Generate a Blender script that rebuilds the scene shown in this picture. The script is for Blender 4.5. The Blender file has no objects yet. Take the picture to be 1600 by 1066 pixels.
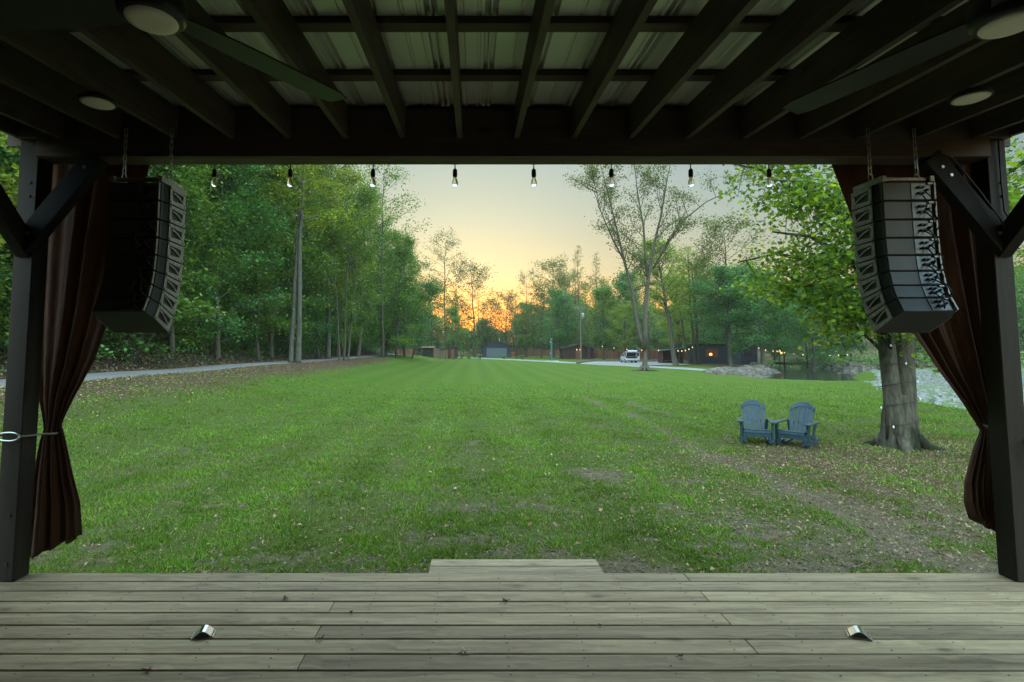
import bpy, bmesh, math, random
import numpy as np
from mathutils import Vector, Matrix
R_ = math.radians
SC = bpy.context.scene
COL = SC.collection

# ------------------------------------------------------------------ camera
CAMZ = 2.2
PITCH = R_(4.2)
FPX, PX, PY = 837.0, 740.0, 483.5          # focal length and principal point, in photo pixels (1600 x 1066)
cam_d = bpy.data.cameras.new('camera')
cam = bpy.data.objects.new('camera', cam_d); COL.objects.link(cam)
cam_d.sensor_width = 36.0
cam_d.lens = FPX/1600*36.0
cam_d.shift_x = (800-PX)/1600
cam_d.shift_y = -(533-PY)/1600
cam_d.clip_start = 0.05; cam_d.clip_end = 3000
cam.location = (0, 0, CAMZ)
cam.rotation_euler = (math.pi/2+PITCH, 0, 0)
SC.camera = cam

# ------------------------------------------------------------------ world, sun, exposure
SUN_EL, SUN_AZ = R_(3.0), R_(-1.0)          # azimuth from +Y towards +X
HAZE = .0003
SKY_S, SKY_TOP, SKY_BACK = 0.15, 9.5, 9.0
SKY_TINT = [(0,(4.4,1.75,.25)), (.05,(3.9,1.85,.40)), (.085,(2.8,1.8,.75)), (.135,(1.6,1.58,1.24)), (.24,(1.45,1.75,1.75)), (.34,(1.42,1.87,2.0)), (.55,(1.62,1.88,1.88))]
W = bpy.data.worlds.new('World'); SC.world = W; W.use_nodes = True
nt = W.node_tree; nt.nodes.clear()
wo = nt.nodes.new('ShaderNodeOutputWorld'); bg = nt.nodes.new('ShaderNodeBackground')
sky = nt.nodes.new('ShaderNodeTexSky'); sky.sky_type = 'NISHITA'; sky.sun_disc = False
sky.sun_elevation = SUN_EL; sky.sun_rotation = SUN_AZ
sky.air_density = 1.0; sky.dust_density = 1.6; sky.ozone_density = 1.0; sky.altitude = 100
# the sky's wide range of brightness is compressed and the dome overhead and behind the camera brightened as added fill
gm = nt.nodes.new('ShaderNodeGamma'); gm.inputs[1].default_value = 0.5
tc = nt.nodes.new('ShaderNodeTexCoord'); sx = nt.nodes.new('ShaderNodeSeparateXYZ')
def rng_(src, a, b, c, d):
    rp = nt.nodes.new('ShaderNodeMapRange'); rp.interpolation_type = 'SMOOTHSTEP'
    for n_, v_ in (('From Min', a), ('From Max', b), ('To Min', c), ('To Max', d)): rp.inputs[n_].default_value = v_
    nt.links.new(src, rp.inputs['Value']); return rp.outputs[0]
vm = nt.nodes.new('ShaderNodeVectorMath'); vm.operation = 'SCALE'
tint = nt.nodes.new('ShaderNodeVectorMath'); tint.operation = 'MULTIPLY'
tr_ = nt.nodes.new('ShaderNodeValToRGB'); el_ = tr_.color_ramp.elements
while len(el_) < len(SKY_TINT): el_.new(.5)
for i_, (p_, c_) in enumerate(SKY_TINT): el_[i_].position = p_; el_[i_].color = (*[v/5 for v in c_], 1)
nt.links.new(sky.outputs[0], gm.inputs[0]); nt.links.new(gm.outputs[0], tint.inputs[0]); nt.links.new(tr_.outputs[0], tint.inputs[1])
nt.links.new(tint.outputs[0], vm.inputs[0])
nt.links.new(tc.outputs['Generated'], sx.inputs[0]); nt.links.new(sx.outputs['Z'], tr_.inputs[0])
up_ = rng_(sx.outputs['Z'], .33, .62, 1.0, SKY_TOP); bk_ = rng_(sx.outputs['Y'], .60, -.1, 0.0, 1.0)
bz_ = rng_(sx.outputs['Z'], .0, .25, 0.0, SKY_BACK)
ml_ = nt.nodes.new('ShaderNodeMath'); ml_.operation = 'MULTIPLY_ADD'
nt.links.new(bk_, ml_.inputs[0]); nt.links.new(bz_, ml_.inputs[1]); nt.links.new(up_, ml_.inputs[2])
nt.links.new(ml_.outputs[0], vm.inputs['Scale'])
bg.inputs['Strength'].default_value = SKY_S*5
nt.links.new(vm.outputs[0], bg.inputs[0]); nt.links.new(bg.outputs[0], wo.inputs[0])
sun_d = bpy.data.lights.new('sun', 'SUN'); sun_d.energy = .6; sun_d.angle = R_(0.5); sun_d.color = (1, .62, .3)
sun = bpy.data.objects.new('sun', sun_d); COL.objects.link(sun)
sdir = Vector((math.sin(SUN_AZ)*math.cos(SUN_EL), math.cos(SUN_AZ)*math.cos(SUN_EL), math.sin(SUN_EL)))
sun.rotation_euler = sdir.to_track_quat('Z', 'Y').to_euler()
vs = SC.view_settings
vs.view_transform = 'Standard'; vs.look = 'None'; vs.gamma = 1; vs.use_curve_mapping = False
vs.exposure = 0.12
cy = SC.cycles
cy.max_bounces = 8; cy.diffuse_bounces = 4; cy.glossy_bounces = 3; cy.transmission_bounces = 5; cy.transparent_max_bounces = 8
cy.volume_bounces = 0
cy.use_denoising = True
cy.sample_clamp_indirect = 6
cy.caustics_reflective = False; cy.caustics_refractive = False

# ------------------------------------------------------------------ helpers
def ray(px, py):
    u = (px-PX)/FPX; v = (PY-py)/FPX
    c, s = math.cos(PITCH), math.sin(PITCH)
    return u, c-v*s, s+v*c
def at(px, py, Y):                           # the point seen at a photo pixel, Y metres ahead
    a, b, c = ray(px, py); t = Y/b
    return Vector((a*t, Y, CAMZ+c*t))

def S(a, b, t):
    t = np.clip((np.asarray(t, float)-a)/(b-a), 0, 1)
    return t*t*(3-2*t)
_nr = np.random.RandomState(5)
_NG = _nr.rand(256, 256)
def vnoise(x, y):
    x = np.asarray(x, float); y = np.asarray(y, float)
    xi = np.floor(x).astype(int); yi = np.floor(y).astype(int)
    fx = x-xi; fy = y-yi; fx = fx*fx*(3-2*fx); fy = fy*fy*(3-2*fy)
    g = lambda i, j: _NG[(xi+i) % 256, (yi+j) % 256]
    return (g(0,0)*(1-fx)+g(1,0)*fx)*(1-fy)+(g(0,1)*(1-fx)+g(1,1)*fx)*fy
def fbm(x, y, o=4):
    s = 0; a = .5; n = 0
    for k in range(o):
        s = s+a*vnoise(np.asarray(x)*2**k+17*k, np.asarray(y)*2**k+31*k); n += a; a *= .5
    return s/n
def seg_dist(x, y, pts):
    x = np.asarray(x, float); y = np.asarray(y, float)
    d = np.full(np.broadcast(x, y).shape, 1e9)
    for (ax, ay), (bx, by) in zip(pts[:-1], pts[1:]):
        L2 = (bx-ax)**2+(by-ay)**2
        t = np.clip(((x-ax)*(bx-ax)+(y-ay)*(by-ay))/L2, 0, 1)
        d = np.minimum(d, np.hypot(x-ax-t*(bx-ax), y-ay-t*(by-ay)))
    return d

POND = [(28.0,45),(30,49),(33,54),(39,62),(46,76),(54,100),(66,150)]
def h(x, y):
    x = np.asarray(x, float); y = np.asarray(y, float)
    far = 1-S(95, 150, y)
    z = 1.12*S(6.0, 13.0, -x)*far
    z = z + 8.5*S(16.2, 42.0, -x)*(1-.75*S(90, 150, y)) + .55*S(16.2, 18.5, -x)*far
    z = z + 5.0*S(60, 130, x)
    z = z + (4+12*S(15, 70, np.abs(x-4)))*S(200, 330, y)
    d = seg_dist(x, y, POND)
    z = z - 1.0*(1-S(2.4, 5.6, d)) - .12*(1-S(6, 12, d))*S(30, 40, y+x*.2)
    amp = .10*S(8, 30, y)+.02
    z = z + amp*(fbm(x*.22, y*.22, 3)-.5)
    return z
def hz(x, y): return float(h(x, y))

def link(o, parent=None):
    COL.objects.link(o)
    if parent is not None: o.parent = parent
    return o
def tag(o, label=None, cat=None, group=None, kind=None):
    if label: o['label'] = label
    if cat: o['category'] = cat
    if group: o['group'] = group
    if kind: o['kind'] = kind
    return o
def thing(name, label, cat, loc=(0,0,0), rz=0, group=None):
    o = bpy.data.objects.new(name, None); link(o); o.empty_display_size = .1
    o.location = loc; o.rotation_euler = (0,0,rz)
    return tag(o, label, cat, group)
def copy_tree(o, parent=None):
    c = o.copy(); COL.objects.link(c); c.parent = parent
    for ch in list(o.children): copy_tree(ch, c)
    return c

class MB:
    """collects vertices and faces, links them as one mesh object"""
    def __init__(s): s.v = []; s.f = []; s.m = []; s.mi = 0
    def add(s, vs, fs):
        b = len(s.v); s.v += [tuple(p) for p in vs]
        for f in fs: s.f.append(tuple(b+i for i in f)); s.m.append(s.mi)
        return s
    def box(s, lo, hi):
        x0,y0,z0 = lo; x1,y1,z1 = hi
        return s.add([(x0,y0,z0),(x1,y0,z0),(x1,y1,z0),(x0,y1,z0),(x0,y0,z1),(x1,y0,z1),(x1,y1,z1),(x0,y1,z1)],
              [(0,3,2,1),(4,5,6,7),(0,1,5,4),(1,2,6,5),(2,3,7,6),(3,0,4,7)])
    def bevbox(s, lo, hi, b=.004):
        bm = bmesh.new(); bmesh.ops.create_cube(bm, size=1)
        for v in bm.verts:
            v.co = Vector([lo[i]+(v.co[i]+.5)*(hi[i]-lo[i]) for i in range(3)])
        bmesh.ops.bevel(bm, geom=bm.edges[:], offset=b, segments=1, affect='EDGES')
        bm.verts.index_update()
        s.add([v.co for v in bm.verts], [[v.index for v in f.verts] for f in bm.faces]); bm.free(); return s
    def bar(s, a, b, w, t, up=(0,0,1)):
        a = Vector(a); b = Vector(b); d = (b-a).normalized(); up = Vector(up)
        side = d.cross(up)
        if side.length < 1e-5: side = d.cross(Vector((0,1,0)))
        side.normalize(); u = side.cross(d)
        vs = []
        for p in (a, b):
            for i, j in ((-1,-1),(1,-1),(1,1),(-1,1)): vs.append(p+side*(i*w/2)+u*(j*t/2))
        return s.add(vs, [(3,2,1,0),(4,5,6,7),(0,1,5,4),(1,2,6,5),(2,3,7,6),(3,0,4,7)])
    def tube(s, pts, rad, n=6, cap=True):
        pts = [Vector(p) for p in pts]
        if not hasattr(rad, '__len__'): rad = [rad]*len(pts)
        vs = []; fs = []
        prev = None
        for i, p in enumerate(pts):
            d = (pts[min(i+1,len(pts)-1)]-pts[max(i-1,0)])
            d = d.normalized() if d.length > 1e-9 else Vector((0,0,1))
            if prev is None:
                prev = d.orthogonal().normalized()
            a = prev-d*prev.dot(d)
            a = a.normalized() if a.length > 1e-6 else d.orthogonal().normalized()
            prev = a; b = d.cross(a)
            for k in range(n):
                an = 2*math.pi*k/n
                vs.append(p+(a*math.cos(an)+b*math.sin(an))*rad[i])
        for i in range(len(pts)-1):
            for k in range(n):
                k2 = (k+1) % n
                fs.append((i*n+k, i*n+k2, (i+1)*n+k2, (i+1)*n+k))
        if cap:
            fs.append(tuple(range(n-1,-1,-1))); fs.append(tuple((len(pts)-1)*n+k for k in range(n)))
        return s.add(vs, fs)
    def lathe(s, prof, c=(0,0,0), n=16):
        vs = []; fs = []
        for r, z in prof:
            for k in range(n):
                an = 2*math.pi*k/n; vs.append((c[0]+r*math.cos(an), c[1]+r*math.sin(an), c[2]+z))
        for i in range(len(prof)-1):
            for k in range(n):
                k2 = (k+1) % n; fs.append((i*n+k, i*n+k2, (i+1)*n+k2, (i+1)*n+k))
        fs.append(tuple(range(n-1,-1,-1))); fs.append(tuple((len(prof)-1)*n+k for k in range(n)))
        return s.add(vs, fs)
    def prism(s, poly, y0, y1, ax='y'):
        n = len(poly); f = {'y': lambda a,b,t: (a,t,b), 'x': lambda a,b,t: (t,a,b), 'z': lambda a,b,t: (a,b,t)}[ax]
        vs = [f(a,b,y0) for a,b in poly]+[f(a,b,y1) for a,b in poly]
        fs = [tuple(range(n)), tuple(range(2*n-1,n-1,-1))]+[(i, n+i, n+(i+1)%n, (i+1)%n) for i in range(n)]
        return s.add(vs, fs)
    def build(s, name, mat, parent=None, smooth=False, fixn=True):
        me = bpy.data.meshes.new(name); me.from_pydata(s.v, [], s.f)
        mats = mat if isinstance(mat, (list,tuple)) else [mat]
        for m in mats: me.materials.append(m)
        if len(mats) > 1: me.polygons.foreach_set('material_index', s.m)
        if fixn:
            bm = bmesh.new(); bm.from_mesh(me); bmesh.ops.recalc_face_normals(bm, faces=bm.faces); bm.to_mesh(me); bm.free()
        if smooth: me.polygons.foreach_set('use_smooth', [True]*len(me.polygons))
        me.update()
        return link(bpy.data.objects.new(name, me), parent)

def fast_mesh(name, verts, k, mats, midx=None, smooth=False, extra=None):
    """mesh from an (N,3) array whose consecutive runs of k vertices are faces"""
    verts = np.ascontiguousarray(verts, np.float32)
    n = len(verts); nf = n//k
    me = bpy.data.meshes.new(name)
    idx = np.arange(n, dtype=np.int32)
    ls = np.arange(nf, dtype=np.int32)*k; lt = np.full(nf, k, np.int32)
    if extra is not None:                    # extra = (verts, quad index array, material index)
        ev, ef, em = extra
        verts = np.concatenate([verts, np.asarray(ev, np.float32)])
        idx = np.concatenate([idx, (np.asarray(ef, np.int32)+n).ravel()])
        ls = np.concatenate([ls, nf*k+np.arange(len(ef), dtype=np.int32)*4]); lt = np.concatenate([lt, np.full(len(ef), 4, np.int32)])
        midx = np.concatenate([np.zeros(nf, np.int32) if midx is None else midx, np.full(len(ef), em, np.int32)])
    me.vertices.add(len(verts)); me.vertices.foreach_set('co', verts.ravel())
    me.loops.add(len(idx)); me.loops.foreach_set('vertex_index', idx)
    me.polygons.add(len(ls)); me.polygons.foreach_set('loop_start', ls); me.polygons.foreach_set('loop_total', lt)
    for m in mats: me.materials.append(m)
    if midx is not None: me.polygons.foreach_set('material_index', np.asarray(midx, np.int32))
    me.update(calc_edges=True); me.validate()
    return me

# ------------------------------------------------------------------ materials
def new_mat(name):
    m = bpy.data.materials.new(name); m.use_nodes = True
    return m, m.node_tree, m.node_tree.nodes['Principled BSDF']
def N(t, typ, **kw):
    n = t.nodes.new(typ)
    for k, v in kw.items(): setattr(n, k, v)
    return n
def ramp(t, fac, stops):
    r = N(t, 'ShaderNodeValToRGB'); e = r.color_ramp.elements
    while len(e) < len(stops): e.new(.5)
    for i, (p, c) in enumerate(stops):
        e[i].position = p; e[i].color = (*c, 1) if len(c) == 3 else c
    t.links.new(fac, r.inputs[0]); return r.outputs[0]
def mix(t, fac, a, b, typ='MIX'):
    m = N(t, 'ShaderNodeMix', data_type='RGBA', blend_type=typ)
    for sock, val in ((m.inputs[0], fac), (m.inputs[6], a), (m.inputs[7], b)):
        if isinstance(val, (int, float)): sock.default_value = val
        elif isinstance(val, tuple): sock.default_value = (*val, 1)
        else: t.links.new(val, sock)
    return m.outputs[2]
def math_(t, op, a, b=0.0, c=None):
    m = N(t, 'ShaderNodeMath', operation=op)
    for i, v in enumerate((a, b, c)):
        if v is None: continue
        if isinstance(v, (int, float)): m.inputs[i].default_value = v
        else: t.links.new(v, m.inputs[i])
    return m.outputs[0]
def coords(t, scale=(1,1,1), kind='Object', off=None):
    tc = N(t, 'ShaderNodeTexCoord'); mp = N(t, 'ShaderNodeMapping')
    mp.inputs['Scale'].default_value = scale
    t.links.new(tc.outputs[kind], mp.inputs[0])
    if off is not None:
        cb = N(t, 'ShaderNodeCombineXYZ')
        for i in range(3): t.links.new(off, cb.inputs[i])
        t.links.new(cb.outputs[0], mp.inputs['Location'])
    return mp.outputs[0]
def noise(t, vec, scale, detail=4, rough=.55, out=0):
    n = N(t, 'ShaderNodeTexNoise'); n.inputs['Scale'].default_value = scale; n.inputs['Detail'].default_value = detail
    n.inputs['Roughness'].default_value = rough
    t.links.new(vec, n.inputs['Vector']); return n.outputs[out]
def bump(t, p, hgt, strength=.3, dist=.02):
    b = N(t, 'ShaderNodeBump'); b.inputs['Strength'].default_value = strength; b.inputs['Distance'].default_value = dist
    t.links.new(hgt, b.inputs['Height']); t.links.new(b.outputs[0], p.inputs['Normal'])
def M_noise(name, c1, c2, scale=5, rough=.6, stretch=(1,1,1), b=.2, metallic=0, spec=.4, dist=.01, detail=5):
    m, t, p = new_mat(name)
    f = noise(t, coords(t, stretch), scale, detail)
    t.links.new(ramp(t, f, [(.3, c1), (.7, c2)]), p.inputs['Base Color'])
    p.inputs['Roughness'].default_value = rough; p.inputs['Metallic'].default_value = metallic
    p.inputs['Specular IOR Level'].default_value = spec
    if b: bump(t, p, f, b, dist)
    return m
def M_wood(name, dark, light, axis, rough=.65, island=.35, spec=.3, grain=1.0):
    """boards: streaks along one axis, tone differing from board to board, knots"""
    m, t, p = new_mat(name)
    g = N(t, 'ShaderNodeNewGeometry')
    rnd = g.outputs['Random Per Island']
    off = math_(t, 'MULTIPLY', rnd, 37.0)
    st = [1,1,1]; st['xyz'.index(axis)] = .055
    v = coords(t, tuple(st), 'Object', off)
    warp = noise(t, coords(t, (1.2,1.2,1.2), 'Object', off), 2.2, 3)
    vw = N(t, 'ShaderNodeVectorMath', operation='MULTIPLY_ADD')
    t.links.new(warp, vw.inputs[0]); vw.inputs[1].default_value = (.09,.09,.09); t.links.new(v, vw.inputs[2])
    f1 = noise(t, vw.outputs[0], 38*grain, 5, .6)
    f2 = noise(t, vw.outputs[0], 9*grain, 3)
    f = math_(t, 'ADD', math_(t, 'MULTIPLY', f1, .55), math_(t, 'MULTIPLY', f2, .45))
    c = ramp(t, f, [(.30, dark), (.72, light)])
    k = N(t, 'ShaderNodeTexVoronoi'); k.inputs['Scale'].default_value = 1.0; k.feature = 'F1'
    st2 = [4.5,4.5,4.5]; st2['xyz'.index(axis)] = 2.0
    t.links.new(coords(t, tuple(st2), 'Object', off), k.inputs['Vector'])
    kn = ramp(t, k.outputs['Distance'], [(.045, (1,1,1)), (.11, (.35,.35,.35)), (.22, (0,0,0))])
    c = mix(t, math_(t, 'MULTIPLY', kn, .75), c, tuple(x*.45 for x in dark))
    br = math_(t, 'ADD', math_(t, 'MULTIPLY', rnd, island), 1-island*.5)
    hs = N(t, 'ShaderNodeHueSaturation'); t.links.new(br, hs.inputs['Value']); t.links.new(c, hs.inputs['Color'])
    t.links.new(hs.outputs[0], p.inputs['Base Color'])
    p.inputs['Roughness'].default_value = rough; p.inputs['Specular IOR Level'].default_value = spec
    bump(t, p, f, .35, .004)
    return m
def mow_wave(t):
    wv = N(t, 'ShaderNodeTexWave', wave_type='BANDS', bands_direction='X'); wv.inputs['Scale'].default_value = .16; wv.inputs['Distortion'].default_value = .6
    wv.inputs['Detail'].default_value = 2; wv.inputs['Detail Scale'].default_value = .4
    t.links.new(coords(t, (1,.08,1)), wv.inputs['Vector']); return wv.outputs[0]
def M_leaf(name, cols, trans=.35, rough=.5, spec=.25, patch=.5, stripe=0):
    m, t, p = new_mat(name)
    g = N(t, 'ShaderNodeNewGeometry'); oi = N(t, 'ShaderNodeObjectInfo')
    c = ramp(t, g.outputs['Random Per Island'], [(i/(len(cols)-1), c) for i, c in enumerate(cols)])
    big = noise(t, coords(t, (1,1,1)), .45, 4, .65)
    hs = N(t, 'ShaderNodeHueSaturation'); t.links.new(c, hs.inputs['Color'])
    t.links.new(math_(t, 'ADD', .475, math_(t, 'MULTIPLY', big, .05)), hs.inputs['Hue'])
    t.links.new(math_(t, 'ADD', .6, math_(t, 'ADD', math_(t, 'MULTIPLY', oi.outputs['Random'], .35), math_(t, 'MULTIPLY', math_(t, 'ADD', big, .5*(1/patch-1)), patch))), hs.inputs['Value'])
    if stripe:
        wv = mow_wave(t); old = hs.inputs['Value'].links[0].from_socket
        t.links.new(math_(t, 'MULTIPLY', old, math_(t, 'ADD', 1-stripe*.5, math_(t, 'MULTIPLY', wv, stripe))), hs.inputs['Value'])
    t.links.new(hs.outputs[0], p.inputs['Base Color'])
    p.inputs['Roughness'].default_value = rough; p.inputs['Specular IOR Level'].default_value = spec
    tr = N(t, 'ShaderNodeBsdfTranslucent')
    t.links.new(mix(t, 1.0, hs.outputs[0], (1.25,1.15,.55), 'MULTIPLY'), tr.inputs[0])
    ms = N(t, 'ShaderNodeMixShader'); ms.inputs[0].default_value = trans
    t.links.new(p.outputs[0], ms.inputs[1]); t.links.new(tr.outputs[0], ms.inputs[2])
    t.links.new(ms.outputs[0], t.nodes['Material Output'].inputs[0])
    return m
def M_emit(name, col, s, base=(.1,.1,.1)):
    m, t, p = new_mat(name); p.inputs['Base Color'].default_value = (*base, 1)
    p.inputs['Emission Color'].default_value = (*col, 1); p.inputs['Emission Strength'].default_value = s
    return m

M = {}
M['deck'] = M_wood('weathered_deck_wood', (.12,.088,.052), (.44,.352,.222), 'x', .62, .5)
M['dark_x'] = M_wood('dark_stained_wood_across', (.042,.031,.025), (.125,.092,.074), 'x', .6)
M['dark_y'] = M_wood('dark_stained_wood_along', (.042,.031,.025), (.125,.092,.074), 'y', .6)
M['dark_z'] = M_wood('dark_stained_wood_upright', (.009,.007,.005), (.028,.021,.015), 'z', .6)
M['roof'] = M_noise('galvanised_roof_sheet', (.80,.84,.77), (.90,.92,.87), 3, .42, (1,.2,1), .05, .35)
M['black'] = M_noise('black_plastic', (.012,.012,.013), (.022,.022,.024), 40, .45, b=.1, dist=.001)
M['cab'] = M_noise('textured_black_paint', (.010,.011,.012), (.02,.022,.024), 300, .5, b=.25, dist=.001)
M['cabback'] = M_noise('dark_blue_grey_panel', (.042,.062,.076), (.06,.082,.098), 120, .42, b=.1, dist=.001)
M['amp'] = M_noise('grey_amplifier_panel', (.10,.125,.145), (.15,.175,.195), 60, .35, b=.05, metallic=.4)
M['rig'] = M_noise('scuffed_grey_rigging_steel', (.20,.20,.195), (.38,.38,.365), 45, .42, b=.15, metallic=.25, dist=.001)
M['steel'] = M_noise('bright_steel', (.45,.45,.43), (.6,.6,.58), 60, .3, b=.05, metallic=.9)
M['fan'] = M_noise('dark_bronze_fan_blade', (.016,.016,.015), (.026,.026,.024), 12, .45, (1,1,1), .05)
M['diff'] = M_noise('white_diffuser', (.82,.76,.66), (.88,.82,.72), 6, .5, b=0)
M['chair'] = M_noise('slate_blue_resin', (.011,.032,.048), (.021,.05,.07), 9, .5, (1,1,1), .08)
M['cord'] = M_noise('black_cord', (.012,.012,.012), (.02,.02,.02), 30, .5, b=0)
M['rope'] = M_noise('grey_rope', (.16,.15,.13), (.3,.28,.25), 90, .8, b=.5)
M['bulbglass'], _t, _p = new_mat('clear_bulb_glass')
_p.inputs['Transmission Weight'].default_value = 1; _p.inputs['IOR'].default_value = 1.25; _p.inputs['Roughness'].default_value = .02
M['chrome'] = M_noise('mirror_chrome', (.62,.66,.75), (.7,.74,.82), 5, .12, b=0, metallic=1)
M['warm'] = M_emit('warm_bulb_light', (1,.68,.28), 1.9)
M['lamp'] = M_emit('orange_lamp_light', (1,.38,.05), 4.0)
# bark
def M_bark(name, c1, c2, moss=(.05,.07,.03), amt=.3):
    m, t, p = new_mat(name)
    v = coords(t, (1,1,.22)); f = noise(t, v, 14, 6, .65)
    c = ramp(t, f, [(.32, c1), (.68, c2)])
    ms = noise(t, coords(t, (1,1,.5)), 1.6, 3)
    c = mix(t, math_(t, 'MULTIPLY', ramp(t, ms, [(.5,(0,0,0)),(.62,(1,1,1))]), amt), c, moss)
    t.links.new(c, p.inputs['Base Color']); p.inputs['Roughness'].default_value = .9; p.inputs['Specular IOR Level'].default_value = .15
    bump(t, p, f, .7, .05); return m
M['bark'] = M_bark('grey_brown_bark', (.05,.043,.032), (.13,.115,.09))
M['bark_pale'] = M_bark('pale_grey_bark', (.05,.05,.04), (.135,.135,.11), (.04,.05,.025), .4)
M['bark_dark'] = M_bark('dark_bark', (.035,.03,.022), (.09,.078,.06))
M['bark_big'] = M_bark('mossy_grey_bark', (.045,.04,.028), (.125,.115,.085), (.012,.015,.008), .9)
# foliage
M['lf_deep'] = M_leaf('deep_green_leaves', [(.03,.085,.018), (.065,.145,.026), (.11,.20,.032), (.165,.25,.035)])
M['lf_blue'] = M_leaf('cool_green_leaves', [(.03,.095,.03), (.055,.145,.04), (.09,.19,.045)])
M['lf_mid'] = M_leaf('mid_green_leaves', [(.045,.11,.02), (.09,.17,.025), (.15,.22,.03)])
M['lf_yel'] = M_leaf('yellow_green_leaves', [(.08,.15,.018), (.13,.21,.02), (.2,.26,.025), (.25,.25,.03)])
M['lf_oliv'] = M_leaf('olive_turning_leaves', [(.045,.08,.018), (.075,.125,.024), (.125,.14,.03), (.10,.078,.025)])
M['lf_maple'] = M_leaf('bright_maple_leaves', [(.035,.08,.014), (.075,.155,.018), (.14,.24,.022), (.25,.34,.03)], .55, .42, .35)
M['lf_bush'] = M_leaf('shrub_leaves', [(.035,.10,.025), (.075,.17,.035), (.13,.24,.045)], .3)
M['litter'] = M_leaf('fallen_dry_leaves', [(.10,.06,.035), (.2,.13,.08), (.24,.17,.10), (.13,.075,.04), (.29,.23,.15)], .1, .8, .08)
M['litter_b'] = M_leaf('brown_forest_litter', [(.07,.045,.028), (.13,.085,.05), (.2,.14,.085), (.06,.07,.03)], .1, .8, .15)
M['grass'] = M_leaf('grass_blades', [(.026,.068,.005), (.048,.116,.007), (.092,.178,.011), (.17,.19,.038)], .25, .6, .2, 1.6, .34)
# ------------------------------------------------------------------ ground
def dirt_mask(x, y):
    x = np.asarray(x, float); y = np.asarray(y, float)
    n = fbm(x*1.3+9, y*1.3, 4); n2 = fbm(x*.55+40, y*.55+3, 3); nf = fbm(x*5, y*5, 3)
    base = (1-S(4.5, 9.5, y))*.23 + (1-S(4.5, 9.5, y))*S(-2.5, .5, x)*.12 + S(2.2, 5.5, x)*(1-S(8, 15, y))*.15
    wob = (fbm(y*.4, y*.13+5, 2)-.5)*1.0
    for xt, a in ((5.0, .66), (6.4, .50)):
        base = base + a*np.exp(-((x-xt-wob)/.20)**2)*(1-S(22, 30, y))*S(4, 6, y)
    for cx, cy_, rx, ry, a in ((2.3,9.6,.75,.42,.6),(3.6,9.0,.4,.25,.42),(3.5,6.9,.35,.3,.4),(-.4,6.4,.5,.3,.34),(1.5,5.4,.5,.3,.42),(2.6,7.5,.5,.35,.34),(3.2,5.2,.4,.3,.42),
                          (-3.4,5.1,.7,.3,.35),(4.6,6.0,.5,.3,.35)):
        base = base + a*np.exp(-(((x-cx)/rx)**2+((y-cy_)/ry)**2))
    n9 = fbm(x*11, y*11, 2)
    return np.clip((base + (n-.5)*.85 + (n2-.5)*.35 + (nf-.5)*.75 + (n9-.5)*.7 - .12)*1.7, 0, 1)
def litter_mask(x, y):
    x = np.asarray(x, float); y = np.asarray(y, float)
    n = fbm(x*.5+3, y*.5+8, 4)
    a = S(8.2, 12.0, -x)*(1-S(55, 90, y)) + S(15, 18, -x)*2
    a = a + 1.1*np.exp(-(((x-8.6)/4.2)**2+((y-10.2)/2.6)**2)) + .5*np.exp(-(((x-10.5)/3)**2+((y-12.6)/2)**2))
    a = a + .25*(1-S(6, 10, y))*S(0, 4, x)
    a = a + .9*S(26, 34, x)*S(54, 62, y)
    return np.clip(a*(.45+1.1*n), 0, 1)
GRAV = [(30,22),(28,31),(33,40),(42,52)]
def gravel_mask(x, y):
    x = np.asarray(x, float); y = np.asarray(y, float)
    edge = np.interp(y, [10, 18, 20.5, 24, 30, 37, 44, 60], [16.5, 17.2, 17.9, 19.0, 22.4, 27.0, 33, 44])
    side = S(-.3, .5, x-edge)*(1-S(56, 66, y))*S(12, 16, y)
    n = fbm(x*.5, y*.3+20, 3)
    d = seg_dist(x, y, POND)
    return np.clip(side*(.35+1.1*n), 0, 1)*1.0 + 0*d
def forest_mask(x, y):
    return np.clip(S(15.8, 17.5, -np.asarray(x, float)) + S(160, 175, np.asarray(y, float)) , 0, 1)

ux = np.linspace(-1, 1, 340)
xs = 9*np.sinh(ux*math.asinh(170/9.0))
vy = np.linspace(0, 1, 360)
ys = 3.0 + 4.2*(np.expm1(vy*math.log(1+440/4.2)))
ys = np.concatenate([[-14,-8,-4,0,1.5], ys])
GX, GY = np.meshgrid(xs, ys)
GZ = h(GX, GY)
nx, ny = len(xs), len(ys)
gv = np.stack([GX, GY, GZ], -1).reshape(-1, 3)
i, j = np.meshgrid(np.arange(nx-1), np.arange(ny-1))
b = (j*nx+i).ravel()
gf = np.stack([b, b+1, b+nx+1, b+nx], 1)

m, t, p = new_mat('lawn_ground')
def attr(t, n):
    a = N(t, 'ShaderNodeAttribute', attribute_name=n); return a.outputs['Fac']
v = coords(t)
n1 = noise(t, v, .35, 4); n2 = noise(t, v, 3.0, 5, .65); n3 = noise(t, v, 30, 4, .7); n4 = noise(t, v, 85, 5, .75)
gcol = ramp(t, n2, [(.28, (.036,.088,.006)), (.5, (.062,.138,.010)), (.72, (.105,.17,.018))])
gcol = mix(t, ramp(t, n1, [(.34, (0,0,0)), (.62, (.8,.8,.8))]), gcol, (.10,.135,.018))
gcol = mix(t, math_(t, 'MULTIPLY', mow_wave(t), .42), gcol, (.04,.088,.007))
gcol = mix(t, ramp(t, n3, [(.3, (.8,.8,.8)), (.58, (0,0,0))]), gcol, (.028,.045,.007))
gcol = mix(t, ramp(t, n4, [(.55, (0,0,0)), (.75, (.5,.5,.5))]), gcol, (.13,.185,.03))
dn = math_(t, 'ADD', math_(t, 'MULTIPLY', n3, .5), math_(t, 'MULTIPLY', noise(t, v, 90, 4, .75), .5))
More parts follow.
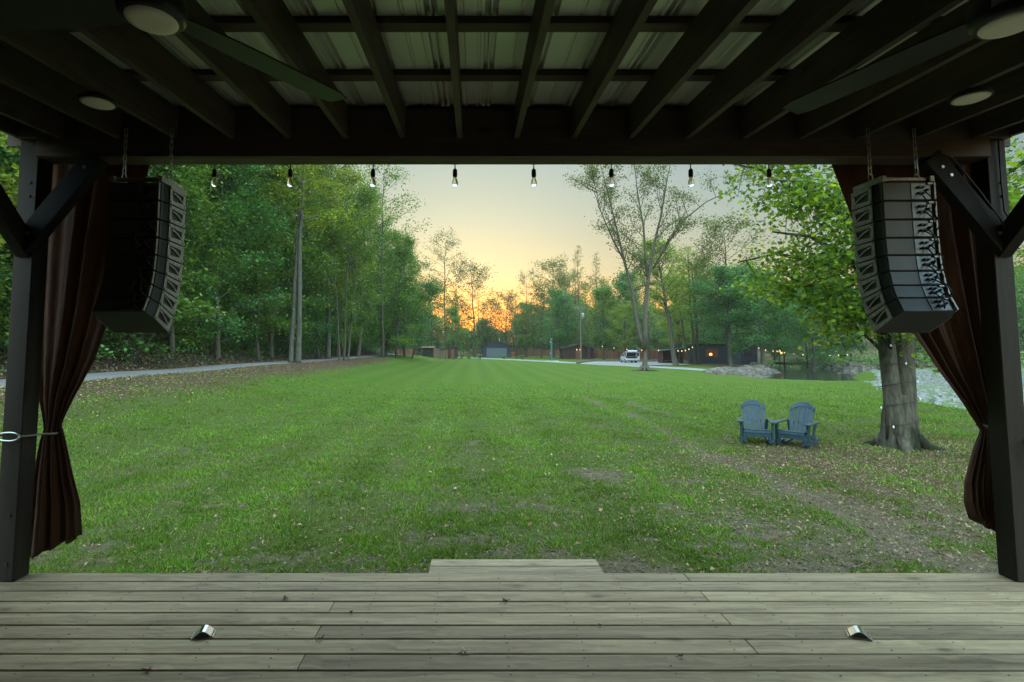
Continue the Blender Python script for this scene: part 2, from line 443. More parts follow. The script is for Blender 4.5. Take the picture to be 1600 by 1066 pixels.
dcol = ramp(t, dn, [(.32, (.05,.037,.024)), (.5, (.10,.078,.054)), (.68, (.21,.175,.13))])
lcol = ramp(t, noise(t, v, 9, 5, .75), [(.25, (.03,.024,.014)), (.45, (.065,.045,.026)), (.6, (.115,.078,.045)), (.78, (.2,.145,.09))])
vor = N(t, 'ShaderNodeTexVoronoi'); vor.inputs['Scale'].default_value = 5.0; t.links.new(v, vor.inputs['Vector'])
rcol = ramp(t, vor.outputs['Distance'], [(.0, (.30,.31,.28)), (.5, (.20,.21,.19)), (.9, (.09,.10,.07))])
rcol = mix(t, ramp(t, noise(t, v, 1.2, 4), [(.36, (0,0,0)), (.58, (.85,.85,.85))]), rcol, (.09,.15,.045))
def edge(a, lo, hi, amp=.5):
    s = math_(t, 'ADD', attr(t, a), math_(t, 'MULTIPLY', math_(t, 'SUBTRACT', noise(t, v, 7, 5, .7), .5), amp))
    return ramp(t, s, [(lo, (0,0,0)), (hi, (1,1,1))])
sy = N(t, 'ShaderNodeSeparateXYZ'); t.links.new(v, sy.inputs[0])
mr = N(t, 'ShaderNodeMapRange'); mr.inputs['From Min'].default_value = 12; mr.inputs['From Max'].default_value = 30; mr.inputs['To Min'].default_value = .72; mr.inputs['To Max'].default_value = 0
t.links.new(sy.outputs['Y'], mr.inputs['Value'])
gcol = mix(t, mr.outputs[0], gcol, ramp(t, n4, [(.32, (.012,.016,.004)), (.5, (.05,.052,.018)), (.7, (.135,.11,.055))]))  # near ground: thatch tone with the shade beneath the grass painted in
c = mix(t, edge('dirt', .22, .95, .8), gcol, dcol)
c = mix(t, edge('litter', .3, .8, .9), c, lcol)
c = mix(t, edge('gravel', .3, .55, .7), c, rcol)
c = mix(t, edge('forest', .4, .7, .4), c, (.04,.035,.02))
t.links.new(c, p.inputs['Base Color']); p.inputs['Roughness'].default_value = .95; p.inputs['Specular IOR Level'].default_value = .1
bump(t, p, math_(t, 'ADD', n3, math_(t, 'MULTIPLY', n2, 1.5)), .6, .05)
M['ground'] = m
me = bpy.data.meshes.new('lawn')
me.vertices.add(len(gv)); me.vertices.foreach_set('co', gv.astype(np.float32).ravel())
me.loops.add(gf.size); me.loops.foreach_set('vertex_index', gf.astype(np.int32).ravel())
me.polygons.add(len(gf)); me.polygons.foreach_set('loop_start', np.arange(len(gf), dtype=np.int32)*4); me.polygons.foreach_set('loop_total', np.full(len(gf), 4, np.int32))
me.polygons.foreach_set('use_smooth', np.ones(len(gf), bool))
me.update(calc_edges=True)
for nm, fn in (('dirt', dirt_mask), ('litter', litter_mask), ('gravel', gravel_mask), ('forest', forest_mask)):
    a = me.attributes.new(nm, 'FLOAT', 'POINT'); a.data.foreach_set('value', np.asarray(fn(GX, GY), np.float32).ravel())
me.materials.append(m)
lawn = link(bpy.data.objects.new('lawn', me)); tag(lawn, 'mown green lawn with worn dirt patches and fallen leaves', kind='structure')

# ------------------------------------------------------------------ path, road, water
def strip(name, pts, width, mat, lift, label, step=1.0, crown=.02):
    pts = [Vector((a, b, 0)) for a, b in pts]
    out = []
    for a, b in zip(pts[:-1], pts[1:]):
        n = max(1, int((b-a).length/step))
        for k in range(n): out.append(a.lerp(b, k/n))
    out.append(pts[-1])
    for _ in range(6):
        out = [out[0]]+[(out[k-1]+out[k]*2+out[k+1])/4 for k in range(1, len(out)-1)]+[out[-1]]
    mb = MB(); nW = 8; vs = []; fs = []
    for k, q in enumerate(out):
        d = (out[min(k+1, len(out)-1)]-out[max(k-1, 0)]).normalized(); s = Vector((d.y, -d.x, 0))
        wob = .22*(vnoise(k*.35, 3.3)-.5)
        w = width(k/len(out)) if callable(width) else width
        for jj in range(nW+1):
            f = jj/nW*2-1
            r = q+s*(f*(w/2)+(wob if abs(f) > .9 else 0))
            vs.append((r.x, r.y, hz(r.x, r.y)+lift+crown*(1-f*f)-(.06 if abs(f) > .99 else 0)))
    for k in range(len(out)-1):
        for jj in range(nW):
            fs.append((k*(nW+1)+jj, k*(nW+1)+jj+1, (k+1)*(nW+1)+jj+1, (k+1)*(nW+1)+jj))
    mb.add(vs, fs); o = mb.build(name, mat, smooth=True)
    return tag(o, label, kind='structure')
def M_gravel(name, a, b_, c_, tint):
    m, t, p = new_mat(name); v = coords(t)
    f = noise(t, v, 55, 4, .75); g = noise(t, v, .9, 4)
    c = ramp(t, f, [(.28, a), (.52, b_), (.75, c_)])
    c = mix(t, ramp(t, g, [(.45, (0,0,0)), (.7, (.55,.55,.55))]), c, tint)
    t.links.new(c, p.inputs['Base Color']); p.inputs['Roughness'].default_value = .9; p.inputs['Specular IOR Level'].default_value = .2
    bump(t, p, f, .6, .02); return m
M['path'] = M_gravel('crushed_stone_path', (.075,.073,.07), (.155,.155,.152), (.26,.26,.255), (.12,.10,.07))
M['road'] = M_gravel('pale_gravel_road', (.14,.14,.13), (.23,.23,.215), (.34,.34,.315), (.2,.19,.15))
strip('gravel_path', [(-14.3,-6),(-14.5,14),(-14.6,30),(-14.6,60),(-15.5,95),(-17,130),(-18.5,168)], 2.7, M['path'], .06, 'grey crushed stone path along the foot of the wooded bank')
strip('gravel_road', [(29.5,49.5),(25,54.5),(23.4,58.5),(21,66.5),(17.3,78),(13,91),(6.5,110),(0,126),(-9,147),(-18.5,170)], lambda s: 3.0, M['road'], .07, 'pale gravel road crossing the far end of the lawn', 1.5)
# parking pad beside the road
mb = MB()
pad = [(19.0,71.0),(25.5,68.0),(29.5,73.0),(30.0,88.0),(20.5,90.5),(15.2,84.0)]
mb.add([(x, y, hz(x, y)+.085) for x, y in pad]+[(sum(x for x,_ in pad)/6, sum(y for _,y in pad)/6, hz(22,79)+.13)], [(k, (k+1) % 6, 6) for k in range(6)])
tag(mb.build('parking_pad', M['road'], smooth=True), 'pale gravel parking area where the car stands', kind='structure')
# pond
m, t, p = new_mat('pond_water')
p.inputs['Base Color'].default_value = (.018,.022,.016,1); p.inputs['Roughness'].default_value = .13; p.inputs['Specular IOR Level'].default_value = .5
bump(t, p, noise(t, coords(t, (1,2.5,1)), 2.2, 3), .12, .02)
mb = MB(); cc = [Vector((a, b_, 0)) for a, b_ in POND]; vs = []; fs = []
for k, q in enumerate(cc):
    d = (cc[min(k+1, len(cc)-1)]-cc[max(k-1, 0)]).normalized(); s = Vector((d.y, -d.x, 0))
    e = -d*6 if k == 0 else Vector((0,0,0))
    for sg in (-1, 1): r = q+e+s*sg*6.5; vs.append((r.x, r.y, -.58))
for k in range(len(cc)-1): fs.append((2*k, 2*k+1, 2*k+3, 2*k+2))
mb.add(vs, fs); tag(mb.build('pond_water', m), 'dark still creek water below the stone bank', kind='structure')

rng = np.random.RandomState(11)
def scatter_quads(n, xy, size, up=.9, lift=.01, k=4, asp=.6, curl=.25, tall=None):
    """n small leaf-shaped faces lying on the ground at xy"""
    x, y = xy; n = len(x)
    z = h(x, y)+lift
    a = rng.rand(n)*6.283
    tilt = (rng.randn(n)*(1-up)*1.2)
    d = np.stack([np.cos(a), np.sin(a), tilt], 1); d /= np.linalg.norm(d, axis=1)[:, None]
    s = np.stack([-np.sin(a), np.cos(a), rng.randn(n)*(1-up)], 1); s /= np.linalg.norm(s, axis=1)[:, None]
    sz = size*(.6+.8*rng.rand(n)); c = np.stack([x, y, z+sz*np.abs(tilt)*.5+sz*.12], 1)
    cu = (curl*sz)[:, None]*np.array([0,0,1.])*rng.rand(n,1)
    q = np.stack([c-d*sz[:,None]*.5, c+s*(sz*asp*.5)[:,None]+cu, c+d*sz[:,None]*.5, c-s*(sz*asp*.5)[:,None]+cu], 1)
    return q.reshape(-1, 3)
def rej(n, x0, x1, y0, y1, fn, power=1):
    x = rng.uniform(x0, x1, n); y = y0+(y1-y0)*rng.rand(n)**power
    k = rng.rand(n) < fn(x, y)
    return x[k], y[k]
# lawn grass, thinning with distance
step_zone = lambda x, y: ((x > -.42) & (x < 1.10) & (y < 4.78))
def gdens(x, y):
    d = 1-.93*S(.15, .75, dirt_mask(x, y)); d = d*(1-.6*litter_mask(x, y))*(1-gravel_mask(x, y))*(.25+.75*S(.3,.62,fbm(x*2.1,y*2.1+50,4)))*(.30+.70*S(.36,.60,fbm(x*6.5+7,y*6.5,3)))
    d = d*(1-S(12.2, 12.9, -x)); d = d*(1-S(22, 40, y)); return np.where(step_zone(x, y), 0, d)
def blades(x, y, hgt, wid):
    n = len(x); z = h(x, y)-.004
    a = rng.rand(n)*6.283; lean = .25+.9*rng.rand(n); hh = hgt*.78*(.45+.9*rng.rand(n))*(.45+1.25*fbm(x*1.7+4, y*1.7, 4)); ww = wid*(.6+.8*rng.rand(n))
    sx, sy = np.cos(a), np.sin(a)
    b0 = np.stack([x-sx*ww, y-sy*ww, z], 1); b1 = np.stack([x+sx*ww, y+sy*ww, z], 1)
    la = rng.rand(n)*6.283
    tp = np.stack([x+np.cos(la)*lean*hh, y+np.sin(la)*lean*hh, z+hh], 1)
    return np.stack([b0, b1, tp], 1).reshape(-1, 3)
bl = []
for y0, y1, xw, n, hg, wd in ((3.98,6.5,6.2,230000,.062,.0042),(6.5,10,9.5,280000,.062,.0055),(10,15,13,240000,.06,.0075),(15,24,20,200000,.06,.011),(24,42,26,110000,.065,.017)):
    x, y = rej(n, -min(xw, 12.8), xw, y0, y1, gdens); bl.append(blades(x, y, hg, wd))
tag(link(bpy.data.objects.new('lawn_grass', fast_mesh('lawn_grass', np.concatenate(bl), 3, [M['grass']]))), 'short mown grass covering the lawn', 'grass', kind='stuff')
# fallen leaves on the lawn
qs = []
x, y = rej(150000, -13, 14, 4, 26, lambda x, y: .02+.16*S(1,4,x)*(1-S(9,16,y))+.10*(1-S(5,9,y))+.8*litter_mask(x, y)*(x > 0)+.1*litter_mask(x, y)); k = ~step_zone(x, y); qs.append(scatter_quads(0, (x[k], y[k]), .036, .6, .014))
x, y = rej(16000, -13, -7, 9, 60, lambda x, y: .9*litter_mask(x, y), 1.6); qs.append(scatter_quads(0, (x, y), .075, .7, .02))
x, y = rej(2500, -3, 12, 4.1, 12, lambda x, y: .12); k = ~step_zone(x, y); qs.append(scatter_quads(0, (x[k], y[k]), .07, .7, .02))
tag(link(bpy.data.objects.new('fallen_leaves', fast_mesh('fallen_leaves', np.concatenate(qs), 4, [M['litter']]))), 'dry brown leaves fallen on the grass', 'leaves', kind='stuff')
x, y = rej(60000, -34, -16.2, 8, 95, lambda x, y: .95, 1.8)
tag(link(bpy.data.objects.new('forest_leaf_litter', fast_mesh('forest_leaf_litter', scatter_quads(0, (x, y), .15, .6, .03), 4, [M['litter_b']]))), 'brown leaf litter on the wooded bank above the path', 'leaves', kind='stuff')
# low weeds on the bank and pale gravel on the pond bank
def stones(n, xy, size, flat=.6):
    x, y = xy; out = []
    base = [(-1,-1,-1),(1,-1,-1),(1,1,-1),(-1,1,-1),(-.7,-.7,1),(.7,-.7,1),(.7,.7,1),(-.7,.7,1)]
    fs = [(0,3,2,1),(4,5,6,7),(0,1,5,4),(1,2,6,5),(2,3,7,6),(3,0,4,7)]
    V = []; F = []
    zz = h(x, y)
    for k in range(len(x)):
        s = size*(.5+rng.rand()**2*1.3)*.5; a = rng.rand()*6.28; ca, sa = math.cos(a), math.sin(a); e = rng.uniform(.7,1.3,3); b = len(V)
        for q in base:
            jx, jy, jz = [q[i]*s*e[i]*(1 if i < 2 else flat)+rng.uniform(-.22,.22)*s for i in range(3)]
            V.append((x[k]+jx*ca-jy*sa, y[k]+jx*sa+jy*ca, zz[k]+jz+s*.25))
        F += [[b+i for i in f] for f in fs]
    return V, F
M['stone'] = M_noise('grey_tan_field_stone', (.07,.062,.05), (.20,.18,.15), 2.2, .9, b=.5, dist=.03)
M['stone_pale'] = M_noise('pale_gravel_stone', (.15,.155,.15), (.32,.32,.3), 3, .9, b=.3, dist=.02)
x, y = rej(9000, 17, 45, 16, 56, lambda x, y: gravel_mask(x, y)*.8*(seg_dist(x, y, POND) > 3.0), 1.0)
x, y = x[:2600], y[:2600]
V, F = stones(0, (x, y), .17); mb = MB(); mb.add(V, F)
tag(mb.build('bank_gravel', M['stone_pale'], fixn=False), 'pale loose gravel on the right bank of the pond', 'gravel', kind='stuff')
def ripx(x, y):
    d = seg_dist(x, y, [(24.5,50),(29,56),(34,61),(41,72),(46,84)]); return (d < 3.0)*1.0
x, y = rej(5200, 20, 50, 46, 86, ripx); V, F = stones(0, (x, y), .5); 
d2 = seg_dist(np.zeros(1), np.zeros(1), POND)
x, y = rej(1200, 40, 62, 58, 92, lambda x, y: (seg_dist(x, y, [(40,56),(47,66),(54,84)]) < 2.6)*1.0); V2, F2 = stones(0, (x, y), .6)
mb = MB(); mb.add(V, F); mb.add(V2, F2)
tag(mb.build('bank_stones', M['stone'], fixn=False), 'rough grey stones piled along the creek bank', 'stones', kind='stuff')

x, y = rej(60000, -3.5, 11, 4.05, 15, lambda x, y: S(.15, .6, dirt_mask(x, y))*.6+.02); k = ~step_zone(x, y); x, y = x[k][:9000], y[k][:9000]
V, F = stones(0, (x, y), .022); mb = MB(); mb.add(V, F)
M['soil'] = M_noise('grey_brown_soil', (.05,.038,.026), (.17,.135,.095), 9, .95, b=0)
tag(mb.build('soil_crumbs', M['soil'], fixn=False), 'crumbs of bare soil in the worn patches of the lawn', 'soil', kind='stuff')
M['straw'] = M_leaf('dry_grass_straw', [(.06,.05,.02), (.12,.095,.045), (.2,.165,.09), (.07,.085,.025)], .1, .85, .05)
x, y = rej(110000, -7, 12, 4.02, 17, lambda x, y: (.35+.5*S(.1,.5,dirt_mask(x, y)))*(1-S(10,17,y)*.8)); k = ~step_zone(x, y)
tag(link(bpy.data.objects.new('dry_thatch', fast_mesh('dry_thatch', scatter_quads(0, (x[k], y[k]), .065, .8, .012, asp=.11), 4, [M['straw']]))), 'dry grass clippings and thatch lying on the lawn', 'thatch', kind='stuff')
# ------------------------------------------------------------------ the stage pavilion we look out of
PAV = thing('stage_pavilion', 'dark stained timber stage pavilion with plank deck and metal roof', 'pavilion')
DZ = .6                                        # deck top
XL0, XL1, XR0, XR1 = -3.30, -3.16, 3.73, 3.87  # post faces
YP0, YP1 = 3.80, 3.94
rr = random.Random(3)
# deck planks
mb = MB(); pitch = .1465; nb = 50
joints = {}
for r in range(nb):
    y1 = 3.96-r*pitch; y0 = y1-.1325
    if r % 2 == 0 and r < 10: js = [1.498] + ([-2.2] if r == 8 else [])
    elif r in (3,5,7): js = [-.884]
    elif r % 3 == 0: js = [rr.choice((-2.1, .3, 2.7))]
    else: js = []
    ends = [-4.4]+js+[5.0]
    for a, c in zip(ends[:-1], ends[1:]):
        dz = rr.uniform(-.0012, .0012)
        mb.mi = 0; mb.bevbox((a+.002, y0, DZ-.036+dz), (c-.002, y1, DZ+dz), .003)
    mb.mi = 1
    xn = -4.3
    while xn < 5:
        for yy in (y0+.03, y1-.03):
            if rr.random() < .93:
                q = (xn+rr.uniform(-.012,.012), yy+rr.uniform(-.008,.008)); rad = rr.uniform(.0045,.0068)
                mb.add([(q[0]+rad*math.cos(k*math.pi/3), q[1]+rad*math.sin(k*math.pi/3), DZ+.0016) for k in range(6)], [tuple(range(6))])
        xn += .407
M['nail'] = M_noise('dark_nail_head', (.012,.010,.009), (.03,.026,.02), 50, .6, b=0)
mb.build('deck', [M['deck'], M['nail']], PAV, fixn=False)
mb = MB()
mb.box((-4.4, 3.90, 0-.1), (5.0, 3.938, DZ-.04))
for x in np.arange(-4.2, 5, .407): mb.box((x-.019, -3.3, DZ-.22), (x+.019, 3.89, DZ-.042))
mb.build('deck_frame', M['dark_x'], PAV)
# step
mb = MB(); STZ = DZ-.19
for k in range(5):
    y0 = 3.980+k*.1485
    mb.bevbox((-.36, y0, STZ-.036), (1.043, y0+.1360, STZ), .003)
mb.build('step_tread', M['deck'], PAV, fixn=False)
mb = MB(); mb.box((-.33, 3.97, -.1), (-.29, 4.68, STZ-.038)); mb.box((.97, 3.97, -.1), (1.01, 4.68, STZ-.038)); mb.box((-.285, 4.64, -.1), (.965, 4.68, STZ-.038))
mb.build('step_frame', M['dark_x'], PAV)
# posts
def post(x0, x1, y0, y1, z1):
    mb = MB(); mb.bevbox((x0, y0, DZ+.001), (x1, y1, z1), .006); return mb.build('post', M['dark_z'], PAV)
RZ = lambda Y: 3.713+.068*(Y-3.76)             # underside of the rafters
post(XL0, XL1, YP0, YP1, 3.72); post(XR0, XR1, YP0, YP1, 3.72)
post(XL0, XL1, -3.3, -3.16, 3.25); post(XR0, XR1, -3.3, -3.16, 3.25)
# front beam (two planks) sitting on and between the posts
mb = MB(); mb.bevbox((XL1+.001, 3.765, 3.58), (XR0-.001, 3.80, 3.935), .004); mb.bevbox((XL1+.001, 3.803, 3.58), (XR0-.001, 3.94, 3.937), .004)
mb.build('beam', M['dark_x'], PAV)
mb = MB(); mb.bevbox((XL0-.02, 3.768, 3.722), (XR1+.02, 3.95, 3.94), .004); mb.build('top_plate', M['dark_x'], PAV)
# side plates
for x0, x1 in ((XL0-.036, XL0-.002), (XR1+.002, XR1+.036)):
    mb = MB(); a, c = -3.4, 3.97
    mb.add([(x0,a,RZ(a)+.02),(x1,a,RZ(a)+.02),(x1,c,RZ(c)+.02),(x0,c,RZ(c)+.02),(x0,a,RZ(a)+.235),(x1,a,RZ(a)+.235),(x1,c,RZ(c)+.235),(x0,c,RZ(c)+.235)],
           [(0,3,2,1),(4,5,6,7),(0,1,5,4),(1,2,6,5),(2,3,7,6),(3,0,4,7)])
    mb.build('side_plate', M['dark_y'], PAV)
mb = MB(); mb.bevbox((XL1, -3.28, RZ(-3.2)-.12), (XR0, -3.2, RZ(-3.2)+.2), .004); mb.build('beam', M['dark_x'], PAV)
# braces
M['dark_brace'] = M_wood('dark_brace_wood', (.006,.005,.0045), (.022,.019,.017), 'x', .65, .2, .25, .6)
def brace(a, c, w=.14, tt=.088, up=(0,1,0)):
    a, c, up = Vector(a), Vector(c), Vector(up); d = (c-a).normalized(); sd = up.cross(d).normalized(); L = (c-a).length
    mb = MB(); mb.bevbox((0, -tt/2, -w/2), (L, tt/2, w/2), .004)
    o = mb.build('brace', M['dark_brace'], PAV)
    o.matrix_local = Matrix.Translation(a) @ Matrix((d, up, sd)).transposed().to_4x4(); return o
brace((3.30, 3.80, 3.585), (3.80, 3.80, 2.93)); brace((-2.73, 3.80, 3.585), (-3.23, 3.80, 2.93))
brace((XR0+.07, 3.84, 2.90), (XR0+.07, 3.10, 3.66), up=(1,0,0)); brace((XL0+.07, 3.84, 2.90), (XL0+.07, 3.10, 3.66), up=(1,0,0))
for (bx_, bz_) in ((3.36,3.50),(3.74,3.02),(3.42,3.44),(-2.79,3.50),(-3.17,3.02)):
    MB().tube([(bx_, 3.758, bz_), (bx_, 3.748, bz_)], [.014,.011], 8).build('bolt', M['steel'], PAV)
for zz in (3.40, 3.30, 1.05, .72):
    for px_ in (XL0+.07, XR0+.07): MB().tube([(px_+.02, 3.801, zz), (px_+.02, 3.793, zz)], [.012,.010], 8).build('bolt', M['nail'], PAV)
# rafters, purlins, roof sheets
def slab(x0, x1, ya, yb, zo, th, name, mat):
    mb = MB()
    z = lambda Y: RZ(Y)+zo
    mb.add([(x0,ya,z(ya)),(x1,ya,z(ya)),(x1,yb,z(yb)),(x0,yb,z(yb)),(x0,ya,z(ya)+th),(x1,ya,z(ya)+th),(x1,yb,z(yb)+th),(x0,yb,z(yb)+th)],
           [(0,3,2,1),(4,5,6,7),(0,1,5,4),(1,2,6,5),(2,3,7,6),(3,0,4,7)])
    return mb.build(name, mat, PAV)
for k in range(-7, 10):
    x = -.10+.411*k
    slab(x-.019, x+.019, -3.15, 3.764, 0, .224, 'rafter', M['dark_y'])
yp = 3.913
while yp > -3.3:
    slab(XL0-.45, XR1+.45, yp-.089, yp, .2245, .038, 'purlin', M['dark_x']); yp -= .6
def roof_sheet(x0, n):
    """ribbed sheet, n ribs of .305 m"""
    prof = []
    for k in range(n):
        o = x0+k*.305
        prof += [(o,0),(o+.10,0),(o+.106,.006),(o+.118,.006),(o+.124,0),(o+.188,0),(o+.194,.006),(o+.206,.006),(o+.212,0),(o+.228,0),(o+.234,.038),(o+.252,.038),(o+.258,.004),(o+.266,.004),(o+.272,.038),(o+.290,.038),(o+.296,0)]
    prof.append((x0+n*.305, 0))
    mb = MB(); vs = []
    for x, z in prof:
        for Y in (-3.6, 4.25): vs.append((x, Y, RZ(Y)+.2635+z))
    mb.add(vs, [(2*i, 2*i+2, 2*i+3, 2*i+1) for i in range(len(prof)-1)])
    o = mb.build('roof_sheet', M['roof'], PAV)
    sm = o.modifiers.new('thickness', 'SOLIDIFY'); sm.thickness = .0012; sm.offset = 1
x = -3.83
while x < 4.3: roof_sheet(x, 3); x += .915
# fascia board outside
mb = MB(); mb.box((XL0-.45, 4.2, RZ(4.2)+.08), (XR1+.45, 4.225, RZ(4.2)+.262)); mb.build('fascia_board', M['dark_x'], PAV)
# unseen board walls: the back, and sides cut to lengths that shape stage light
M['wall_b'] = M_wood('dark_wall_boards', (.012,.010,.008), (.035,.03,.024), 'z', .7)
def boards(a, c, z1, name):
    a = Vector(a); c = Vector(c); d = (c-a); n = int(d.length/.18); mb = MB()
    for k in range(n):
        p0 = a+d*(k/n); p1 = a+d*((k+.985)/n); q = (p0+p1)/2
        nn = Vector((-d.y, d.x, 0)).normalized()*.01
        zt = z1(q.y)
        mb.add([(p0.x-nn.x,p0.y-nn.y,DZ-.5),(p1.x-nn.x,p1.y-nn.y,DZ-.5),(p1.x+nn.x,p1.y+nn.y,DZ-.5),(p0.x+nn.x,p0.y+nn.y,DZ-.5),
                (p0.x-nn.x,p0.y-nn.y,zt),(p1.x-nn.x,p1.y-nn.y,zt),(p1.x+nn.x,p1.y+nn.y,zt),(p0.x+nn.x,p0.y+nn.y,zt)],
               [(0,3,2,1),(4,5,6,7),(0,1,5,4),(1,2,6,5),(2,3,7,6),(3,0,4,7)])
    mb.build(name, M['wall_b'], PAV)
boards((XL0,-3.36,0), (XR1,-3.36,0), lambda y: RZ(y)+.2, 'back_wall')
boards((XL0-.06,-3.3,0), (XL0-.06,3.5,0), lambda y: RZ(y)+.2, 'unseen_side_wall')
boards((XR1+.06,-3.3,0), (XR1+.06,.2,0), lambda y: RZ(y)+.2, 'unseen_side_wall')

# ------------------------------------------------------------------ festoon bulbs under the beam
fs_ = thing('festoon_string', 'string of unlit clear glass bulbs hanging under the front beam', 'string lights', (0, 3.985, 3.60))
bx = [at(px, 262, 3.985).x for px in (336, 454, 583, 711, 834, 955, 1079, 1201)]
pts = [(XL1+.05, 0, .03)]
for a, c in zip(bx, bx[1:]+[XR0-.1]): pts += [(a, 0, .0), ((a+c)/2, 0, .012)]
MB().tube(pts, .004, 6).build('cord', M['cord'], fs_)
for k, x in enumerate(bx):
    tl = rr.uniform(-.06, .06)
    mb = MB(); mb.lathe([(.004,0),(.005,-.035),(.014,-.04),(.017,-.05),(.018,-.085),(.015,-.1),(.0135,-.102)], (x,0,0), 12)
    so = mb.build('socket', M['black'], fs_, smooth=True)
    mb = MB(); mb.lathe([(.0125,-.103),(.013,-.112),(.02,-.128),(.0235,-.145),(.022,-.160),(.014,-.173),(.004,-.178)], (x,0,0), 14)
    bo = mb.build('bulb', M['bulbglass'], so, smooth=True)
    mb = MB(); mb.tube([(x-.004,0,-.105),(x-.006,0,-.14),(x,0,-.152),(x+.006,0,-.14),(x+.004,0,-.105)], .0012, 5); mb.build('filament', M['steel'], so)

